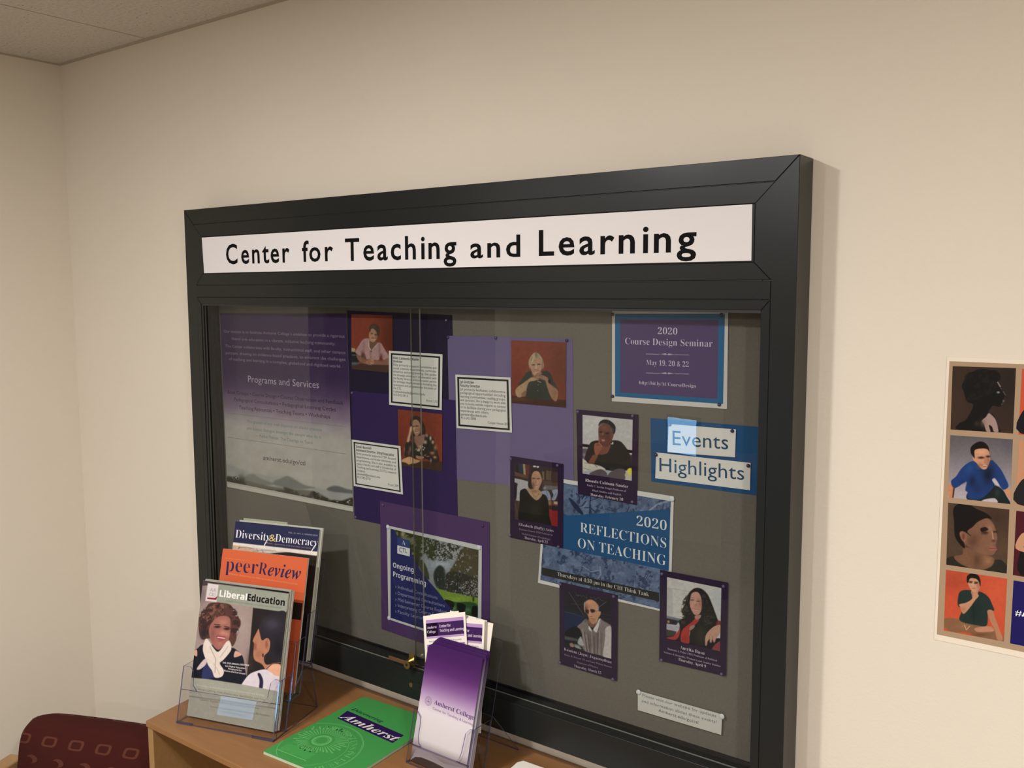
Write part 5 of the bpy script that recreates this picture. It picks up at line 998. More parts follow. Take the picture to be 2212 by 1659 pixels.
for i, (n0, z0, hh, dep) in enumerate(tiers):
    zt = z0+hh; dx = hh*tl_
    # front panel with the shallow centre notch
    r = .02
    out = [(0, 0), (HW, 0), (HW, hh), (HW-.018, hh), (HW-.026, hh-.006), (HW-.029, hh-.034), (HW-.040, hh-.044), (.040, hh-.044), (.029, hh-.034), (.026, hh-.006), (.018, hh), (0, hh)]
    if i: out = [(0, 0), (HW, 0), (HW, hh), (0, hh)]
    pts = [L3(a, n0+b*tl_, z0+b) for a, b in out]
    # split the notch polygon into convex bits
    if i == 0:
        YW = .0078/HW
        for q in ([(0, 0), (HW, 0), (HW, hh-.046), (0, hh-.046)],):
            acr('front_panel', [L3(a, n0+a*YW+b*tl_, z0+b) for a, b in q], nn*th, rack)
        acr('front_panel', [L3(a, n0+a*YW+b*tl_, z0+b) for a, b in [(0, hh-.046), (.040, hh-.046), (.030, hh-.036), (.026, hh-.008), (.018, hh), (0, hh)]], nn*th, rack)
        acr('front_panel', [L3(a, n0+a*YW+b*tl_, z0+b) for a, b in [(HW-.040, hh-.046), (HW, hh-.046), (HW, hh), (HW-.018, hh), (HW-.026, hh-.008), (HW-.030, hh-.036)]], nn*th, rack)
    else: acr('front_panel', pts, nn*th, rack)
    acr('pocket_floor', [L3(0, n0, z0), L3(HW, n0, z0), L3(HW, n0+dep, z0), L3(0, n0+dep, z0)], UPZ*th, rack)
    for a0, s_ in ((0, 1), (HW, -1)):
        acr('side_panel', [L3(a0, n0, z0), L3(a0, n0+dep, z0), L3(a0, n0+dep+dx, zt), L3(a0, n0+dx, zt)], e*th*s_, rack)
    if i < 2:
        n1, z1 = tiers[i+1][0], tiers[i+1][1]
        acr('pocket_back', [L3(0, n0+dep, z0), L3(HW, n0+dep, z0), L3(HW, n1, z1), L3(0, n1, z1)], nn*th, rack)
acr('back_panel', [L3(0, .148, .9020), L3(HW, .148, .9020), L3(HW, .208, 1.116), L3(0, .208, 1.116)], nn*th, rack)
acr('rear_leg_panel', [L3(0, .161, ZTAB+.0005), L3(HW, .161, ZTAB+.0005), L3(HW, .144, .9020), L3(0, .144, .9020)], nn*th, rack)
for a0, s_ in ((0, 1), (HW, -1)):
    acr('base_wing', [L3(a0, .044, ZTAB+.001), L3(a0, .161, ZTAB+.001), L3(a0, .144, .9020), L3(a0, .110, .9020), L3(a0, .062, .8555)], e*th*s_, rack)
for a0, a1 in ((.0, .040), (HW-.052, HW)): acr('base_strip', [L3(a0, -.001, ZTAB+.0005), L3(a1, -.001, ZTAB+.0005), L3(a1, .004, ZTAB+.0005), L3(a0, .004, ZTAB+.0005)], UPZ*.0035, rack)

M_AACU = (196, 182, 180)
def magazine(a0, n0, z0, w, h, nsheets, thick, label, paint, lean=TH, group=None, roll=0.0):
    """a stapled magazine leaning back in a pocket; paint(plane, parent) prints the cover"""
    vdir = math.cos(lean)*UPZ+math.sin(lean)*nn; pl = Plane(L3(a0, n0, z0), e, vdir)
    t = thing('magazine', tuple(L3(a0, n0, z0)), label, 'magazine', group)
    ab = np.array([(0, h), (w, h), (w, 0), (0, 0)], float)
    # pages block behind the cover, stepped a hair so the layers read
    ns = nsheets
    for j in range(ns):
        q = ab.copy(); q[:, 0] += (.0004*((j*7) % 3)); q[1:3, 0] -= .0002*j
        V = np.vstack([pl.W(q, -(thick*j/ns)-.0002), pl.W(q, -(thick*(j+1)/ns)+.00005)])
        mk('pages' if j else 'cover', V, [(3, 2, 1, 0), (4, 5, 6, 7)]+[(i, (i+1) % 4, 4+(i+1) % 4, 4+i) for i in range(4)], M_GLOSS if j == 0 else M_EDGE, t, cols=[OUT((176, 172, 158))]*8)
    paint(pl, t, ab); return t, pl
def paint_lib(pl, t, ab):
    q = [proj(pl.W(p)) for p in ab]; q = [tuple(np.ravel(x)) for x in q]
    C = Canvas(pl, q, (410, 1240, 4.608), 1.1, g=GAIN_OUT)
    C.run([('f', (150, 132, 126)), ('b', 520, 500, 60, 200, (164, 146, 140), .5),
        ('P', (58, 48, 50), (60, -60), (1040, 80), (1040, 200), (660, 152), (300, 108), (60, 120)), ('P', (14, 10, 10), (660, 95), (1010, 140), (1010, 200), (660, 152)), ('b', 120, 200, 60, 120, (96, 84, 84), .6),
        ('P', (34, 28, 26), (630, 335), (1000, 380), (860, 1170), (560, 1100), (600, 700)), ('b', 600, 880, 40, 120, (58, 42, 34), .7),
        ('P', (142, 146, 132), (285, 100), (985, 195), (958, 382), (268, 278)),
        # left person
        ('p', (82, 52, 44), (200, 290), (300, 285), (410, 310), (440, 400), (500, 450), (505, 510), (470, 560), (460, 660), (420, 720), (380, 650), (200, 640), (120, 650), (90, 560), (100, 440), (160, 340)), ('t', (54, 36, 34), 40, .5, 41, (100, 400), (250, 290), (430, 330), (500, 480), (450, 650), (400, 600), (420, 450), (250, 420), (190, 600), (110, 600)), ('t', (116, 78, 64), 36, .60, 42, (120, 400), (250, 300), (400, 320), (300, 430), (180, 520)), ('b', 140, 590, 40, 60, (28, 26, 34), .8),
        ('p', (22, 22, 32), (20, 800), (80, 740), (150, 700), (400, 730), (470, 760), (530, 830), (560, 1000), (600, 1110), (330, 1080), (0, 1060)), ('p', (196, 150, 132), (28, 790), (60, 752), (75, 770), (70, 820)), ('p', (200, 152, 132), (440, 828), (455, 765), (510, 790), (510, 810)), ('p', (44, 48, 88), (150, 900), (250, 850), (280, 1000), (200, 1040), (120, 1040)),
        ('p', (150, 96, 84), (190, 560), (230, 470), (300, 420), (390, 430), (405, 520), (390, 640), (330, 720), (280, 755), (220, 690)), ('b', 330, 480, 50, 34, (190, 134, 114), .5), ('b', 370, 600, 26, 30, (196, 134, 116), .5), ('b', 250, 620, 26, 30, (176, 112, 98), .4), ('b', 300, 700, 40, 26, (176, 116, 104), .5), ('b', 230, 600, 30, 70, (110, 66, 62), .5), ('b', 330, 590, 30, 26, (206, 148, 128), .5),
        ('b', 275, 525, 26, 11, (40, 26, 30), .95), ('b', 370, 545, 26, 11, (40, 26, 30), .95), ('l', 6, (50, 32, 32), (245, 500), (300, 505)), ('l', 6, (50, 32, 32), (345, 520), (395, 530)), ('b', 325, 580, 26, 22, (188, 124, 108), .7), ('p', (150, 70, 74), (265, 612), (330, 618), (355, 625), (330, 665), (285, 655)), ('l', 8, (216, 200, 196), (278, 630), (345, 640)),
        ('p', (214, 200, 188), (150, 660), (180, 650), (240, 740), (290, 770), (370, 670), (405, 690), (410, 760), (340, 850), (300, 890), (340, 960), (320, 1020), (250, 1030), (220, 960), (180, 900), (130, 760)), ('p', (196, 180, 176), (140, 850), (170, 850), (160, 900), (100, 950), (70, 940)), ('l', 9, (176, 158, 150), (200, 720), (260, 850), (250, 980)), ('l', 9, (180, 164, 154), (380, 720), (300, 830)), ('l', 7, (184, 168, 160), (240, 890), (300, 1000)),
        # right person
        ('p', (170, 116, 90), (690, 540), (720, 560), (800, 650), (790, 760), (740, 820), (760, 900), (870, 900), (900, 1060), (780, 990), (720, 900), (650, 860), (632, 800), (640, 700), (628, 660), (660, 590)), ('b', 690, 800, 50, 50, (150, 96, 74), .5), ('b', 650, 720, 14, 30, (120, 60, 56), .6),
        ('p', (38, 32, 38), (690, 520), (740, 430), (840, 385), (960, 390), (960, 700), (900, 860), (830, 860), (790, 810), (800, 700), (770, 640), (720, 660), (700, 600)), ('b', 820, 500, 90, 70, (70, 64, 78), .7), ('b', 880, 740, 50, 90, (20, 16, 18), .8),
        ('p', (176, 118, 90), (740, 660), (780, 640), (800, 690), (770, 760), (740, 770)), ('b', 765, 700, 14, 36, (130, 78, 60), .8), ('e', 728, 808, 8, 18, (50, 40, 44)),
        ('p', (214, 160, 128), (770, 930), (900, 900), (910, 1060), (840, 1010)), ('l', 9, (96, 66, 60), (760, 950), (820, 890), (900, 880)), ('p', (206, 196, 202), (510, 1105), (580, 1010), (650, 970), (760, 950), (850, 1010), (930, 1040), (860, 1180), (500, 1130)), ('p', (36, 30, 56), (675, 995), (700, 990), (730, 1060), (720, 1150), (690, 1150), (695, 1060)), ('b', 850, 1090, 40, 40, (190, 180, 190), .5),
        ('P', (150, 150, 136), (-90, 1020), (200, 1048), (500, 1095), (870, 1165), (900, 1700), (-150, 1700)),
        ('P', (206, 196, 194), (180, 90), (288, 105), (265, 280), (155, 265)), ('n', .04, 30, 43)])
    C.build('cover_print', t, M_GLOSS)
    k = lambda a, b: (410+a/4.608, 1240+b/4.608); L_ = Lettering(pl); L_.h = .0003
    L_.text('Liberal', 'sansx', k(294, 222), k(568, 262), 13.5, OUT((226, 224, 220))); L_.text('Education', 'sansx', k(572, 262), k(943, 317), 14, (.008, .008, .008))
    L_.text('AA', 'sans', k(200, 172), k(262, 180), 8, OUT((150, 150, 150))); L_.text('C&U', 'sans', k(192, 218), k(258, 226), 8, OUT((150, 150, 150)))
    L_.quad([k(175, 232), k(173, 248), k(262, 258), k(280, 218), k(250, 238)], OUT((134, 40, 58)))
    L_.text('THE 2018 ANNUAL MEETING', 'sansb', k(325, 890), k(590, 918), 3.6, OUT((206, 196, 192)))
    for s_, a, b in (('Can Higher Education', (352, 920), (552, 948)), ('Recapture the', (383, 948), (515, 970)), ('Elusive American Dream?', (342, 968), (556, 1002))): L_.text(s_, 'sansb', k(*a), k(*b), 3.4, OUT((206, 196, 192)))
    L_.text('A PUBLICATION OF AMERICAN COLLEGES AND UNIVERSITIES', 'osans', k(358, 272), k(912, 345), 2.6, OUT((112, 116, 104)))
    gy, wy = OUT((108, 104, 94)), OUT((186, 184, 172))
    for s_, a, b, c in (('Becoming a Student-Ready Institution: Community and Strategy', (70, 1112), (745, 1215), wy), ('Liberal Learning, Civic Democracy, Excellence, and You', (70, 1150), (742, 1258), gy), ('Presidents, Policies', (295, 1232), (520, 1272), wy), ('Quality, Equity, Scholarship, Science, and Policy', (100, 1255), (688, 1345), gy),
                        ('Voices of Teaching and Learning from All Faculties', (200, 1325), (800, 1420), gy), ('Sean Osborne Harris', (330, 1370), (545, 1420), gy)):
        L_.text(s_, 'osans', k(*a), k(*b), 4.2, c)
    L_.build('cover_lettering', t)
grp = 'magazines in the front pocket'
magazine(.006, .0250+.0005, ZTAB+.006, .2165, .2810, 2, .0028, 'grey-green magazine with two people talking on its cover, foremost in the rack', paint_lib)
def paint_plain(col):
    def f(pl, t, ab):
        L_ = Lettering(pl); L_.h = .0001; L_.add(ab, [(3, 2, 1, 0)], OUT(col)); L_.build('cover_print', t, M_GLOSS)
    return f
magazine(.0085, .0300, ZTAB+.006, .2165, .2835, 2, .0030, 'second pale magazine copy directly behind the foremost one', paint_plain((150, 150, 138)))
magazine(.0115, .0345, ZTAB+.006, .2165, .2800, 3, .0034, 'third pale magazine copy, at the back of the front pocket', paint_plain((158, 152, 142)))
def paint_peer(pl, t, ab):
    L_ = Lettering(pl); L_.h = .0001; L_.add(ab, [(3, 2, 1, 0)], OUT((200, 95, 58)))
    k = lambda a, b: (460+a/8.508, 1110+b/8.508); L_.h = .0003
    L_.add(np.array([(.0, .150), (.2165, .150), (.2165, .185), (.0, .185)]), [(0, 1, 2, 3)], OUT((38, 32, 30)))
    L_.text('peer', 'serif', k(228, 1046), k(820, 1108), 32, OUT((46, 34, 72))); L_.text('R', 'serif', k(830, 1100), k(985, 1130), 27, OUT((46, 34, 72))); L_.text('eview', 'ital', k(1000, 1130), k(1605, 1212), 29, OUT((46, 34, 72)))
    L_.text('EMERGING TRENDS AND KEY DEBATES IN UNDERGRADUATE EDUCATION', 'osans', k(290, 1110), k(1548, 1305), 2.6, OUT((232, 150, 112))); L_.text('VOL. 20, NO. 1 / WINTER 2018', 'osans', k(225, 822), k(575, 862), 2.2, OUT((228, 140, 104)))
    L_.build('cover_print', t, M_GLOSS)
magazine(.0125, .0875, .8600, .2185, .2790, 3, .0040, 'orange magazine with dark blue title in the middle tier of the rack', paint_peer)
def paint_dd(pl, t, ab):
    q = [tuple(np.ravel(proj(pl.W(p)))) for p in ab]; C = Canvas(pl, q, (460, 1110, 8.508), .7, g=GAIN_OUT); C.h = .00015
    C.run([('f', (44, 34, 30)), ('P', (200, 190, 176), (300, 300), (1990, 500), (1930, 770), (1400, 700), (1180, 715), (1050, 730), (300, 650)), ('P', (196, 166, 140), (300, 560), (700, 620), (900, 720), (300, 660)), ('l', 9, (110, 104, 100), (500, 620), (620, 610), (760, 650)), ('l', 12, (70, 56, 50), (470, 640), (490, 610)), ('l', 8, (120, 120, 120), (730, 690), (900, 665), (1080, 670)), ('l', 7, (90, 84, 84), (800, 640), (830, 690)), ('l', 7, (90, 90, 96), (900, 660), (930, 710)), ('l', 6, (130, 120, 116), (1080, 700), (1120, 665), (1160, 690)),
           ('P', (36, 40, 70), (380, 60), (2080, 260), (1915, 695), (355, 520)), ('P', (222, 212, 202), (365, 525), (1920, 700), (1900, 770), (365, 570)), ('b', 1700, 1100, 200, 120, (62, 46, 46), .6), ('n', .06, 40, 51)])
    C.build('cover_print', t, M_GLOSS)
    k = lambda a, b: (460+a/8.508, 1110+b/8.508); L_ = Lettering(pl); L_.h = .0003
    wc = OUT((224, 220, 222)); L_.text('Diversity', 'serif', k(410, 435), k(1045, 500), 18, wc); L_.text('Democracy', 'serif', k(1140, 510), k(1920, 600), 17.5, wc); L_.text('&', 'serifb', k(1030, 500), k(1150, 512), 15.5, OUT((206, 180, 116)))
    L_.quad([k(985, 480), k(925, 600), k(945, 600), k(1005, 480)], wc); L_.quad([k(1865, 580), k(1795, 700), k(1815, 700), k(1885, 580)], wc)
    L_.text('CIVIC LEARNING FOR SHARED FUTURES', 'osans', k(995, 552), k(1800, 645), 2.9, OUT((150, 120, 116))); L_.text('VOL. 21, NO. 2 / SPRING 2018', 'osans', k(1385, 355), k(1920, 412), 3.2, OUT((150, 150, 170)))
    L_.build('cover_lettering', t)
magazine(.0125, .1350, .9105, .2185, .2790, 3, .0044, 'navy-headed magazine with white title in the top tier of the rack', paint_dd)
magazine(.0190, .1405, .9110, .2165, .2805, 3, .0040, 'grey magazine copy behind the navy-headed one', paint_plain((170, 172, 158)))
magazine(.0260, .1452, .9110, .1150, .2840, 2, .0020, 'narrow pale green booklet sticking up rearmost in the rack', paint_plain((150, 156, 130)))

# ================================================================== green booklet
zg = ZTAB+.0062; plg = Plane((0, 0, zg), (1, 0, 0), (0, 1, 0))
k = lambda a, b: (560+a/6.144, 1480+b/6.144)
TLg = plg.at(*k(1390, 148)); TRg = plg.at(937, 1564); BLg = plg.at(*k(160, 915)); u_ = (TRg-TLg)/np.linalg.norm(TRg-TLg); v_ = (TLg-BLg); v_ = v_/np.linalg.norm(v_)
u_ = np.array([v_[1], -v_[0]])*.5+u_*.5; u_ /= np.linalg.norm(u_); v_ = np.array([-u_[1], u_[0]])
gw, gh = .212, float(np.linalg.norm(TLg-BLg)); BLg = TLg-v_*gh
plb = Plane((BLg[0], BLg[1], zg), (u_[0], u_[1], 0), (v_[0], v_[1], 0))
t = thing('green_booklet', (BLg[0], BLg[1], ZTAB), 'bright green booklet with white-on-purple title lying on the bookcase', 'booklet')
r = .010; rc = [(0, 0), (gw, 0), (gw, gh)]+[(r-r*math.sin(a), gh-r+r*math.cos(a)) for a in np.linspace(0, math.pi/2, 5)][0:]
rc = [(0, 0), (gw, 0), (gw, gh), (r, gh)]+[(r-r*math.sin(a), gh-r+r*math.cos(a)) for a in np.linspace(.3, math.pi/2, 4)]
def bk(name, h0, h1, inset, col, mat):
    A = [(min(max(x, inset), gw-inset), min(max(y, inset*.3), gh-inset)) for x, y in rc]; n = len(A)
    V = np.vstack([plb.W(np.array(A), h1), plb.W(np.array(A), h0)]); return mk(name, V, [tuple(range(n)), tuple(reversed(range(n, 2*n)))]+[((i+1) % n, i, n+i, n+(i+1) % n) for i in range(n)], mat, t, cols=[col]*(2*n))
GREEN = OUT((68, 150, 76))
bk('cover', -.0003, 0, 0, GREEN, M_GLOSS); bk('pages', -.0056, -.0004, .0012, OUT((190, 196, 170)), M_INK); bk('back_cover', -.0060, -.0057, 0, OUT((150, 190, 140)), M_INK)
L_ = Lettering(plb); L_.h = .00015; LG = OUT((104, 182, 104))
def tog(a, b): return plb.at(*k(a, b))
bq = [tog(1170, 340), tog(1920, 665), tog(1770, 770), tog(1035, 440)]
L_.add(bq, [(3, 2, 1, 0)], OUT((44, 24, 78)))
# round seal: outer ring, inner ring, rays, sun, open book
cs = tog(830, 735)
def ring(c, r0, r1, col, n=72, a0=0, a1=2*math.pi):
    P = []; ang = np.linspace(a0, a1, n)
    for a in ang:
        for rr in (r0, r1): P.append((c[0]+rr*math.cos(a), c[1]+rr*math.sin(a)))
    P = np.array(P); ok = [i for i in range(n-1) if all(0.001 < P[j][0] < gw-.001 and .001 < P[j][1] < gh-.001 for j in (2*i, 2*i+1, 2*i+2, 2*i+3))]
    L_.add(P, [(2*i, 2*i+1, 2*i+3, 2*i+2) for i in ok], col)
Ro = .099; cs_o = np.array([cs[0]+.004, cs[1]-.028])
ring(cs_o, Ro-.0016, Ro, LG); ring(cs_o, Ro-.0036, Ro-.0028, LG); ring(cs_o, .0690, .0702, LG)
ring(cs, .0155, .0205, LG, 36); ring(cs, .0125, .0140, LG, 36)
for i in range(44):
    a = i*2*math.pi/44; p0, p1 = .026, .060 if i % 2 else .052; w0, w1 = .0006, .0018
    if -2.5 < (a if a < math.pi else a-2*math.pi) < -.7: p1 *= .8
    d = np.array([math.cos(a), math.sin(a)]); s_ = np.array([-d[1], d[0]]); P = np.array([cs+d*p0-s_*w0, cs+d*p1-s_*w1, cs+d*p1+s_*w1, cs+d*p0+s_*w0])
    if P[:, 0].min() > .001 and P[:, 1].min() > .001: L_.add(P, [(0, 1, 2, 3)], LG)
def arc_text(s_, R, a_mid, cap, step, flip=False):
    n = len(s_)
    for i, ch in enumerate(s_):
        if ch == ' ': continue
        a = a_mid+(i-(n-1)/2)*step*(-1 if not flip else 1); co, fs = glyphs(ch, 'serif'); co = co*cap/.7; co[:, 0] -= co[:, 0].max()/2
        rot = a-math.pi/2 if not flip else a+math.pi/2; c_, s2 = math.cos(rot), math.sin(rot); P = np.column_stack([co[:, 0]*c_-co[:, 1]*s2, co[:, 0]*s2+co[:, 1]*c_])+cs_o+R*np.array([math.cos(a), math.sin(a)])
        if P[:, 0].min() > .001 and P[:, 1].min() > .001: L_.add(P, fs, LG)
arc_text('AMHERSTENSIS', .074, math.radians(62), .013, .165); arc_text('COLLEGII', .074, math.radians(168), .013, .165); arc_text('MASSACHUSETTS', .091, math.radians(-38), .013, .155, True)
bkc = cs_o+np.array([-.012, -.030])
for sx in (-1, 1):
    P = bkc+np.array([(0, -.014), (0, .012), (.012*sx, .017), (.038*sx, .013), (.038*sx, -.013), (.012*sx, -.009)]); P[:, 0] = np.clip(P[:, 0], .0015, gw); L_.add(P, [tuple(range(6))], OUT((74, 160, 82)))
L_.add(np.array([bkc+(-.040, -.016), bkc+(.040, -.016), bkc+(.040, -.0135), bkc+(-.040, -.0135)]), [(0, 1, 2, 3)], LG)
L_.text_ab('TERRAS IRRADIENT', 'serif', (bkc[0]-.036, bkc[1]+.021), .075, .0055, LG)
L_.h = .0003
def line_g(s_, st, p0, p1, capm, col):
    a, b = tog(*p0), tog(*p1); co, fs = glyphs(s_, st); d = (b-a)/np.linalg.norm(b-a); nr = np.array([-d[1], d[0]]); L_.add(a+np.outer(co[:, 0]*np.linalg.norm(b-a)/co[:, 0].max(), d)+np.outer(co[:, 1]*capm/.7, nr), fs, col)
line_g('Discovering', 'ital', (1215, 325), (1620, 500), .0105, OUT((22, 64, 50)))
line_g('Amherst', 'ital', (1055, 425), (1790, 750), .0225, OUT((226, 222, 214)))
L_.build('cover_print', t, M_GLOSS)

# ================================================================== flyer rack
LF = math.radians(15); yb0 = -.1850; xa0, xw = .2085, .1300
fr = thing('flyer_rack', (xa0, -.192, ZTAB), 'clear acrylic flyer holder standing between the green booklet and the case', 'rack')
def F3(a, y, z): return np.array([xa0+a, y, z])
tf = math.tan(LF); RW = .1475; z0 = ZTAB+.002; hh = .096; yf = -.192
def fpan(q): return [F3(a-.003, yf+b*tf, z0+b) for a, b in q]
Y_ = np.array([0, 1., 0])
acr('front_panel', fpan([(0, 0), (RW, 0), (RW, .034), (0, .034)]), Y_*th, fr)
acr('front_panel', fpan([(0, .034), (.030, .034), (.023, .040), (.020, .052), (.020, .074), (.017, .086), (.008, .094), (0, hh)]), Y_*th, fr)
acr('front_panel', fpan([(RW-.030, .034), (RW, .034), (RW, hh), (RW-.010, .095), (RW-.018, .086), (RW-.021, .052), (RW-.024, .041)]), Y_*th, fr)
acr('pocket_floor', [F3(-.003, yf, z0-.001), F3(RW-.003, yf, z0-.001), F3(RW-.003, yf+.052, z0-.001), F3(-.003, yf+.052, z0-.001)], UPZ*th, fr)
for a0, s_ in ((-.003, 1), (RW-.003, -1)):
    acr('side_panel', [F3(a0, yf, z0), F3(a0, yf+.052, z0), F3(a0, yf+.052+hh*tf, z0+hh), F3(a0, yf+hh*tf, z0+hh)], np.array([1., 0, 0])*th*s_, fr)
acr('back_panel', [F3(-.003, yf+.052, z0), F3(RW-.003, yf+.052, z0), F3(RW-.003, yf+.052+.235*tf, z0+.235), F3(-.003, yf+.052+.235*tf, z0+.235)], Y_*th, fr)
acr('rear_foot', [F3(-.003, -.028, z0-.001), F3(RW-.003, -.028, z0-.001), F3(RW-.003, yf+.055+.1*tf, z0+.1), F3(-.003, yf+.055+.1*tf, z0+.1)], Y_*th, fr)

def flyer(i, dy, dz, da, roll, label):
    """tall card printed purple fading to white, leaning in the rack"""
    v = math.cos(LF)*UPZ+math.sin(LF)*Y_; u = np.array([1., 0, 0]); cr, sr = math.cos(roll), math.sin(roll); u2 = u*cr+v*sr; v2 = -u*sr+v*cr
    O = np.array([xa0+.002+da, yb0+dy, z0+.002+dz]); pl = Plane(O, u2, v2); t = thing('flyer', tuple(O), label, 'flyer', 'purple flyers in the flyer rack')
    w, h = .1340, .2235; cr_ = .012; ab = np.array([(0, 0), (w, 0), (w, h-.002), (w-.002, h), (cr_, h), (cr_*.4, h-cr_*.35), (0, h-cr_)], float)
    n = len(ab); V = np.vstack([pl.W(ab, 0), pl.W(ab, -.0009)])
    sc = [((62, 28, 84) if q[1] > .12 else (206, 200, 206)) for q in ab]
    mk('card', V, [tuple(range(n)), tuple(reversed(range(n, 2*n)))]+[((j+1) % n, j, n+j, n+(j+1) % n) for j in range(n)], M_GLOSS, t, cols=[OUT(c) for c in sc]*2)
    if i > 0: return t
    # printed face: gradient strip mesh
    st = [(0, (84, 66, 62)), (.030, (150, 140, 142)), (.045, (204, 198, 200)), (.10, (216, 208, 212)), (.125, (178, 152, 186)), (.15, (128, 88, 142)), (.175, (86, 42, 104)), (.20, (70, 30, 88)), (h, (62, 28, 84))]
    rows_ = np.linspace(0, h, 40); V = []; C_ = []
    for yy in rows_:
        ins = 0 if yy < h-cr_ else cr_*(1-math.sqrt(max(0, 1-((yy-(h-cr_))/cr_)**2)))
        c = [np.interp(yy, [s_[0] for s_ in st], [s_[1][j] for s_ in st]) for j in range(3)]
        for xx in (ins, w): V.append(pl.W(np.array([xx, yy]), .00012)); C_.append(OUT(c))
    mk('gradient_print', np.array(V).reshape(-1, 3), [(2*j, 2*j+1, 2*j+3, 2*j+2) for j in range(39)], M_GLOSS, t, cols=C_)
    kf = lambda a, b: (860+a/4.622, 1300+b/4.622); L_ = Lettering(pl); L_.h = .0002
    def hill(pts, c): ab_ = np.array([pl.at(*kf(*q)) for q in pts]+[(w, 0), (0, 0)]); ab_[:, 0] = np.clip(ab_[:, 0], 0, w); ab_[:, 1] = np.clip(ab_[:, 1], 0, h); L_.add(ab_, [tuple(reversed(range(len(ab_))))], OUT(c)); L_.h += .00004
    hill([(180, 1475), (240, 1470), (300, 1500), (380, 1560), (450, 1610), (560, 1640), (620, 1650), (740, 1700)], (146, 136, 142))
    hill([(178, 1525), (240, 1535), (300, 1560), (380, 1600), (460, 1640), (520, 1680), (740, 1760)], (150, 142, 138)); hill([(172, 1548), (230, 1552), (290, 1575), (360, 1605), (430, 1640), (480, 1670), (740, 1790)], (64, 50, 46))
    L_.h = .0004
    L_.text('Amherst College', 'serifb', kf(358, 1018), kf(755, 1180), 10.5, OUT((94, 66, 114))); L_.text('Center for Teaching & Learning', 'osans', kf(345, 1072), kf(750, 1240), 6.0, OUT((134, 108, 146)))
    cc = pl.at(*kf(303, 990)); rr = .0085
    for r0, r1 in ((rr-.0007, rr), (rr*.62, rr*.70)):
        P = []
        for a in np.linspace(0, 2*math.pi, 33): P += [(cc[0]+r0*math.cos(a), cc[1]+r0*math.sin(a)), (cc[0]+r1*math.cos(a), cc[1]+r1*math.sin(a))]
        L_.add(np.array(P), [(2*j, 2*j+1, 2*j+3, 2*j+2) for j in range(32)], OUT((128, 106, 146)))
    for q in ([(-.003, -.0025), (.003, -.0025), (.003, .0005), (-.003, .0005)], [(-.002, .0015), (.002, .0015), (.0, .004)]): L_.add(np.array([(cc[0]+a, cc[1]+b) for a, b in q]), [tuple(range(len(q)))], OUT((140, 118, 156)))
    L_.build('lettering', t); return t
flyer(0, 0, 0, 0, 0, 'foremost purple flyer fading to white, in the flyer holder')
for i in range(1, 7): flyer(i, .0016+.0030*i, .0005*(i % 3)+.0011*i, .0008*(i % 2)-.0002*i+.003, math.radians([0, -.3, .2, -.2, .3, -.1, .1][i]), 'purple flyer, '+['', 'second', 'third', 'fourth', 'fifth', 'sixth', 'rearmost'][i]+' from the front in the flyer holder')

# white cards fanned behind the flyers
kc_ = lambda a, b: (900+a/11.06, 1300+b/11.06)
def wcard(dy, quad, rot_quad, text, label):
    # text: whether the card's printed header shows
    v = math.cos(LF)*UPZ+math.sin(LF)*Y_; O = np.array([xa0, yb0+dy, z0]); pl = Plane(O, (1, 0, 0), v)
    TL, TR = pl.at(*kc_(*quad[0])), pl.at(*kc_(*quad[1])); d = TR-TL; w = np.linalg.norm(d); d /= w; nr = np.array([-d[1], d[0]]); h = .205
    ab = np.array([TL, TR, TR-nr*h, TL-nr*h]); lowest = ab[:, 1].min()
    if lowest < .003: h -= (.003-lowest)/abs(nr[1]); ab = np.array([TL, TR, TR-nr*h, TL-nr*h])
    t = thing('info_card', tuple(np.ravel(pl.W(ab[3]))), label, 'card', 'white cards in the flyer rack'); sheet('sheet', t, pl, ab, OUT((236, 228, 216)), .0008)
    if not text: return t
    L_ = Lettering(pl); L_.h = .0002
    f = lambda a, b: TL+d*w*a-nr*b
    def band(b0, b1, c, a0=.06, a1=.955): L_.add([f(a0, b1), f(a1, b1), f(a1, b0), f(a0, b0)], [(0, 1, 2, 3)], OUT(c))
    band(.0085, .0150, (176, 140, 186)); band(.0150, .0405, (60, 32, 84)); band(.0150, .0405, (36, 22, 44), .06, .34); band(.0405, .0445, (180, 148, 190)); band(.0560, .0700, (150, 116, 164))
    L_.h = .0003; wc = OUT((206, 188, 206))
    def ln(s_, st, a, b, wf, cap, c):
        co, fs = glyphs(s_, st); o = f(a, b); L_.add(o+np.outer(co[:, 0]*wf*w/co[:, 0].max(), d)+np.outer(co[:, 1]*cap/.7, nr), fs, c)
    ln('Amherst', 'serifb', .085, .0255, .23, .0050, wc); ln('College', 'serifb', .085, .0340, .20, .0050, wc); ln('Center for', 'sansb', .38, .0250, .27, .0052, wc); ln('Teaching and Learning', 'sansb', .385, .0335, .57, .0052, wc)
    ln('PROGRAMS AND SERVICES AT A GLANCE', 'osans', .12, .0515, .76, .0026, OUT((120, 110, 116)))
    L_.build('print', t); return t
wcard(.026, [(155, 340), (1155, 240)], None, 1, 'white card with purple header, leftmost of the fanned cards')
wcard(.030, [(640, 355), (1625, 432)], None, 1, 'white card with purple header, right of the leftmost one and partly hidden by it')
wcard(.033, [(560, 300), (1430, 395)], None, 0, 'white card whose top edge shows between the other two fanned cards')
wcard(.0285, [(330, 305), (1000, 215)], None, 0, 'white card peeking out just above the leftmost fanned card')
wcard(.0365, [(800, 205), (1680, 450)], None, 0, 'white card rising to a point behind the fanned cards')
wcard(.040, [(950, 300), (1830, 520)], None, 0, 'rightmost and rearmost white card in the flyer holder')

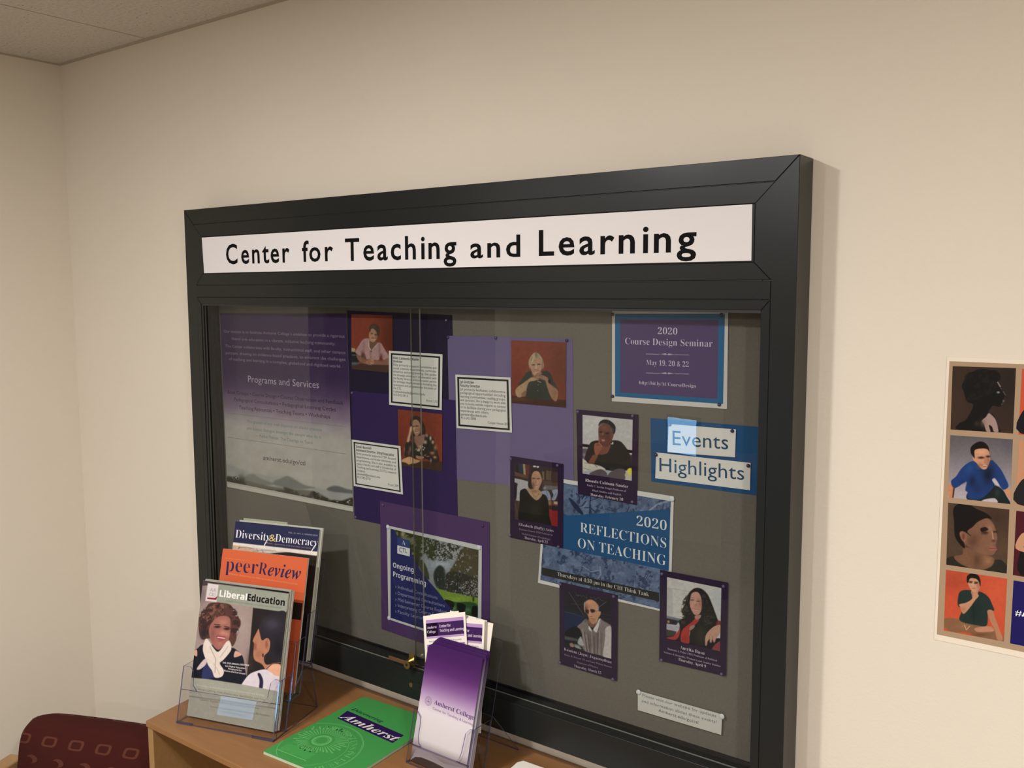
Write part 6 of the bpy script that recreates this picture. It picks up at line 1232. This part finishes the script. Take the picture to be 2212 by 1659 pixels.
# white leaflet stack at the bottom edge
t = thing('leaflet_stack', (.415, -.10, ZTAB), 'small stack of white leaflets at the bottom edge, right of the flyer holder', 'leaflets')
zq = ZTAB+.014; plw = Plane((0, 0, zq), (1, 0, 0), (0, 1, 0)); A = plw.at(1131, 1643); B = plw.at(1300, 1702); d = (B-A)/np.linalg.norm(B-A); nr = np.array([d[1], -d[0]])
for j in range(4):
    o_ = A+nr*.0012*(j % 2); P = [o_, o_+d*.21, o_+d*.21+nr*.10, o_+nr*.10, o_-d*.006+nr*.012]
    z_a, z_b = ZTAB+.0003+j*.0036, ZTAB+.0003+j*.0036+.0033; n = len(P)
    V = [(p[0], p[1], z_b) for p in P]+[(p[0], p[1], z_a) for p in P]
    mk('leaflet', V, [tuple(reversed(range(n))), tuple(range(n, 2*n))]+[(i, (i+1) % n, n+(i+1) % n, n+i) for i in range(n)], M_INK, t, cols=[OUT((240, 236, 224))]*(2*n))

# ================================================================== chair in the corner
ch = thing('lounge_chair', (-.70, -.34, 0), 'burgundy patterned upholstered chair with wooden arms in the corner', 'chair')
TOP = .66
plc = Plane((0, 0, TOP), (1, 0, 0), (0, 1, 0)); pl0, pr0 = plc.at(70, 1566), plc.at(315, 1600)
d = (pr0-pl0)/np.linalg.norm(pr0-pl0); fn = np.array([d[1], -d[0]])        # fn: chair's forward direction
W_ch = .435; org = pl0-d*.062
def Cc(a, b, z): return (org[0]+d[0]*a+fn[0]*b, org[1]+d[1]*a+fn[1]*b, z)
def cushion(name, a0, a1, b0, b1, z0, z1, r, mat, lean=0.0, crown=0.0, zr=None):
    """rounded upholstered block with its own UVs; lean shifts b with height"""
    nu, nv = 24, 18; V = []; UV = []; Fc = []
    hw, hh_ = (a1-a0)/2, (z1-z0)/2; ca, cz = (a0+a1)/2, (z0+z1)/2; R = zr or .07
    def outline(t_):
        # rounded rectangle, t in 0..1
        x = math.cos(t_); y = math.sin(t_); p = 8.0 if name == 'backrest' else 5.0; m = (abs(x)**p+abs(y)**p)**(-1/p); return x*m, y*m
    prof = [(1-.22, 0.0), (1-.12, .12), (1-.05, .3), (1.0, .5), (1-.05, .7), (1-.12, .88), (1-.22, 1.0)]; n = 112
    rings = []
    for s_, tb in [(0.0, -.04), (.4, -.03)]+[(q[0], q[1]) for q in prof]+[(.4, 1.03), (0.0, 1.04)]:
        rg = []
        for i in range(n):
            x, y = outline(2*math.pi*i/n); dist = min(hw, hh_)*(1-s_) if s_ > .5 else None
            ax = x*(hw-(1-s_)*min(hw, hh_)*.35) if s_ > .5 else x*hw*s_*.9; az = y*(hh_-(1-s_)*min(hw, hh_)*.35) if s_ > .5 else y*hh_*s_*.9
            a = ca+ax; z = cz+az+crown*(1-(ax/hw)**2)*(1 if az > 0 else 0)*abs(az)/hh_; b = b0+(b1-b0)*(1-tb)-lean*(z-z0)
            rg.append(len(V)); V.append(Cc(a, b, z)); UV.append((a, z+(.5-tb)*.05))
        rings.append(rg)
    for r0, r1 in zip(rings, rings[1:]): Fc += [(r0[i], r1[i], r1[(i+1) % n], r0[(i+1) % n]) for i in range(n)]
    o = mk(name, V, Fc, mat, ch, smooth=True); me = o.data; uvl = me.uv_layers.new(name='UVMap')
    idx = np.empty(len(me.loops), np.int32); me.loops.foreach_get('vertex_index', idx); uvl.data.foreach_set('uv', np.array(UV, np.float32)[idx].ravel()); return o
cushion('backrest', 0, W_ch, -.035, .035, .34, TOP, .08, M_CLOTH, lean=.16, crown=.004)
cushion('seat_cushion', 0.01, W_ch-.01, .05, .50, .30, .41, .05, M_CLOTH)
def bar(name, p, q, w, h, mat, parent):
    p, q = np.array(p), np.array(q); dv = (q-p)/np.linalg.norm(q-p); sd = np.cross(dv, (0, 0, 1.)); sd = sd/np.linalg.norm(sd) if np.linalg.norm(sd) > .1 else np.array([d[0], d[1], 0]); up = np.cross(sd, dv)
    V = [c+sd*sx*w/2+up*sz*h/2 for c in (p, q) for sx, sz in ((-1, -1), (1, -1), (1, 1), (-1, 1))]; o = mk(name, V, [(0, 1, 2, 3), (7, 6, 5, 4), (0, 4, 5, 1), (1, 5, 6, 2), (2, 6, 7, 3), (3, 7, 4, 0)], mat, parent); bev(o, .006, 3); return o
for a in (-.035, W_ch-.012):
    bar('armrest', Cc(a, -.05, .535), Cc(a, .46, .535), .045, .025, M_CWOOD, ch)
    for b in (-.02, .43): bar('leg', Cc(a, b, 0), Cc(a, b, .523), .035, .035, M_CWOOD, ch)
bar('seat_rail', Cc(0, .47, .285), Cc(W_ch, .47, .285), .03, .05, M_CWOOD, ch); bar('seat_rail', Cc(0, -.02, .285), Cc(W_ch, -.02, .285), .03, .05, M_CWOOD, ch)

bpy.data.objects.remove(_fo)
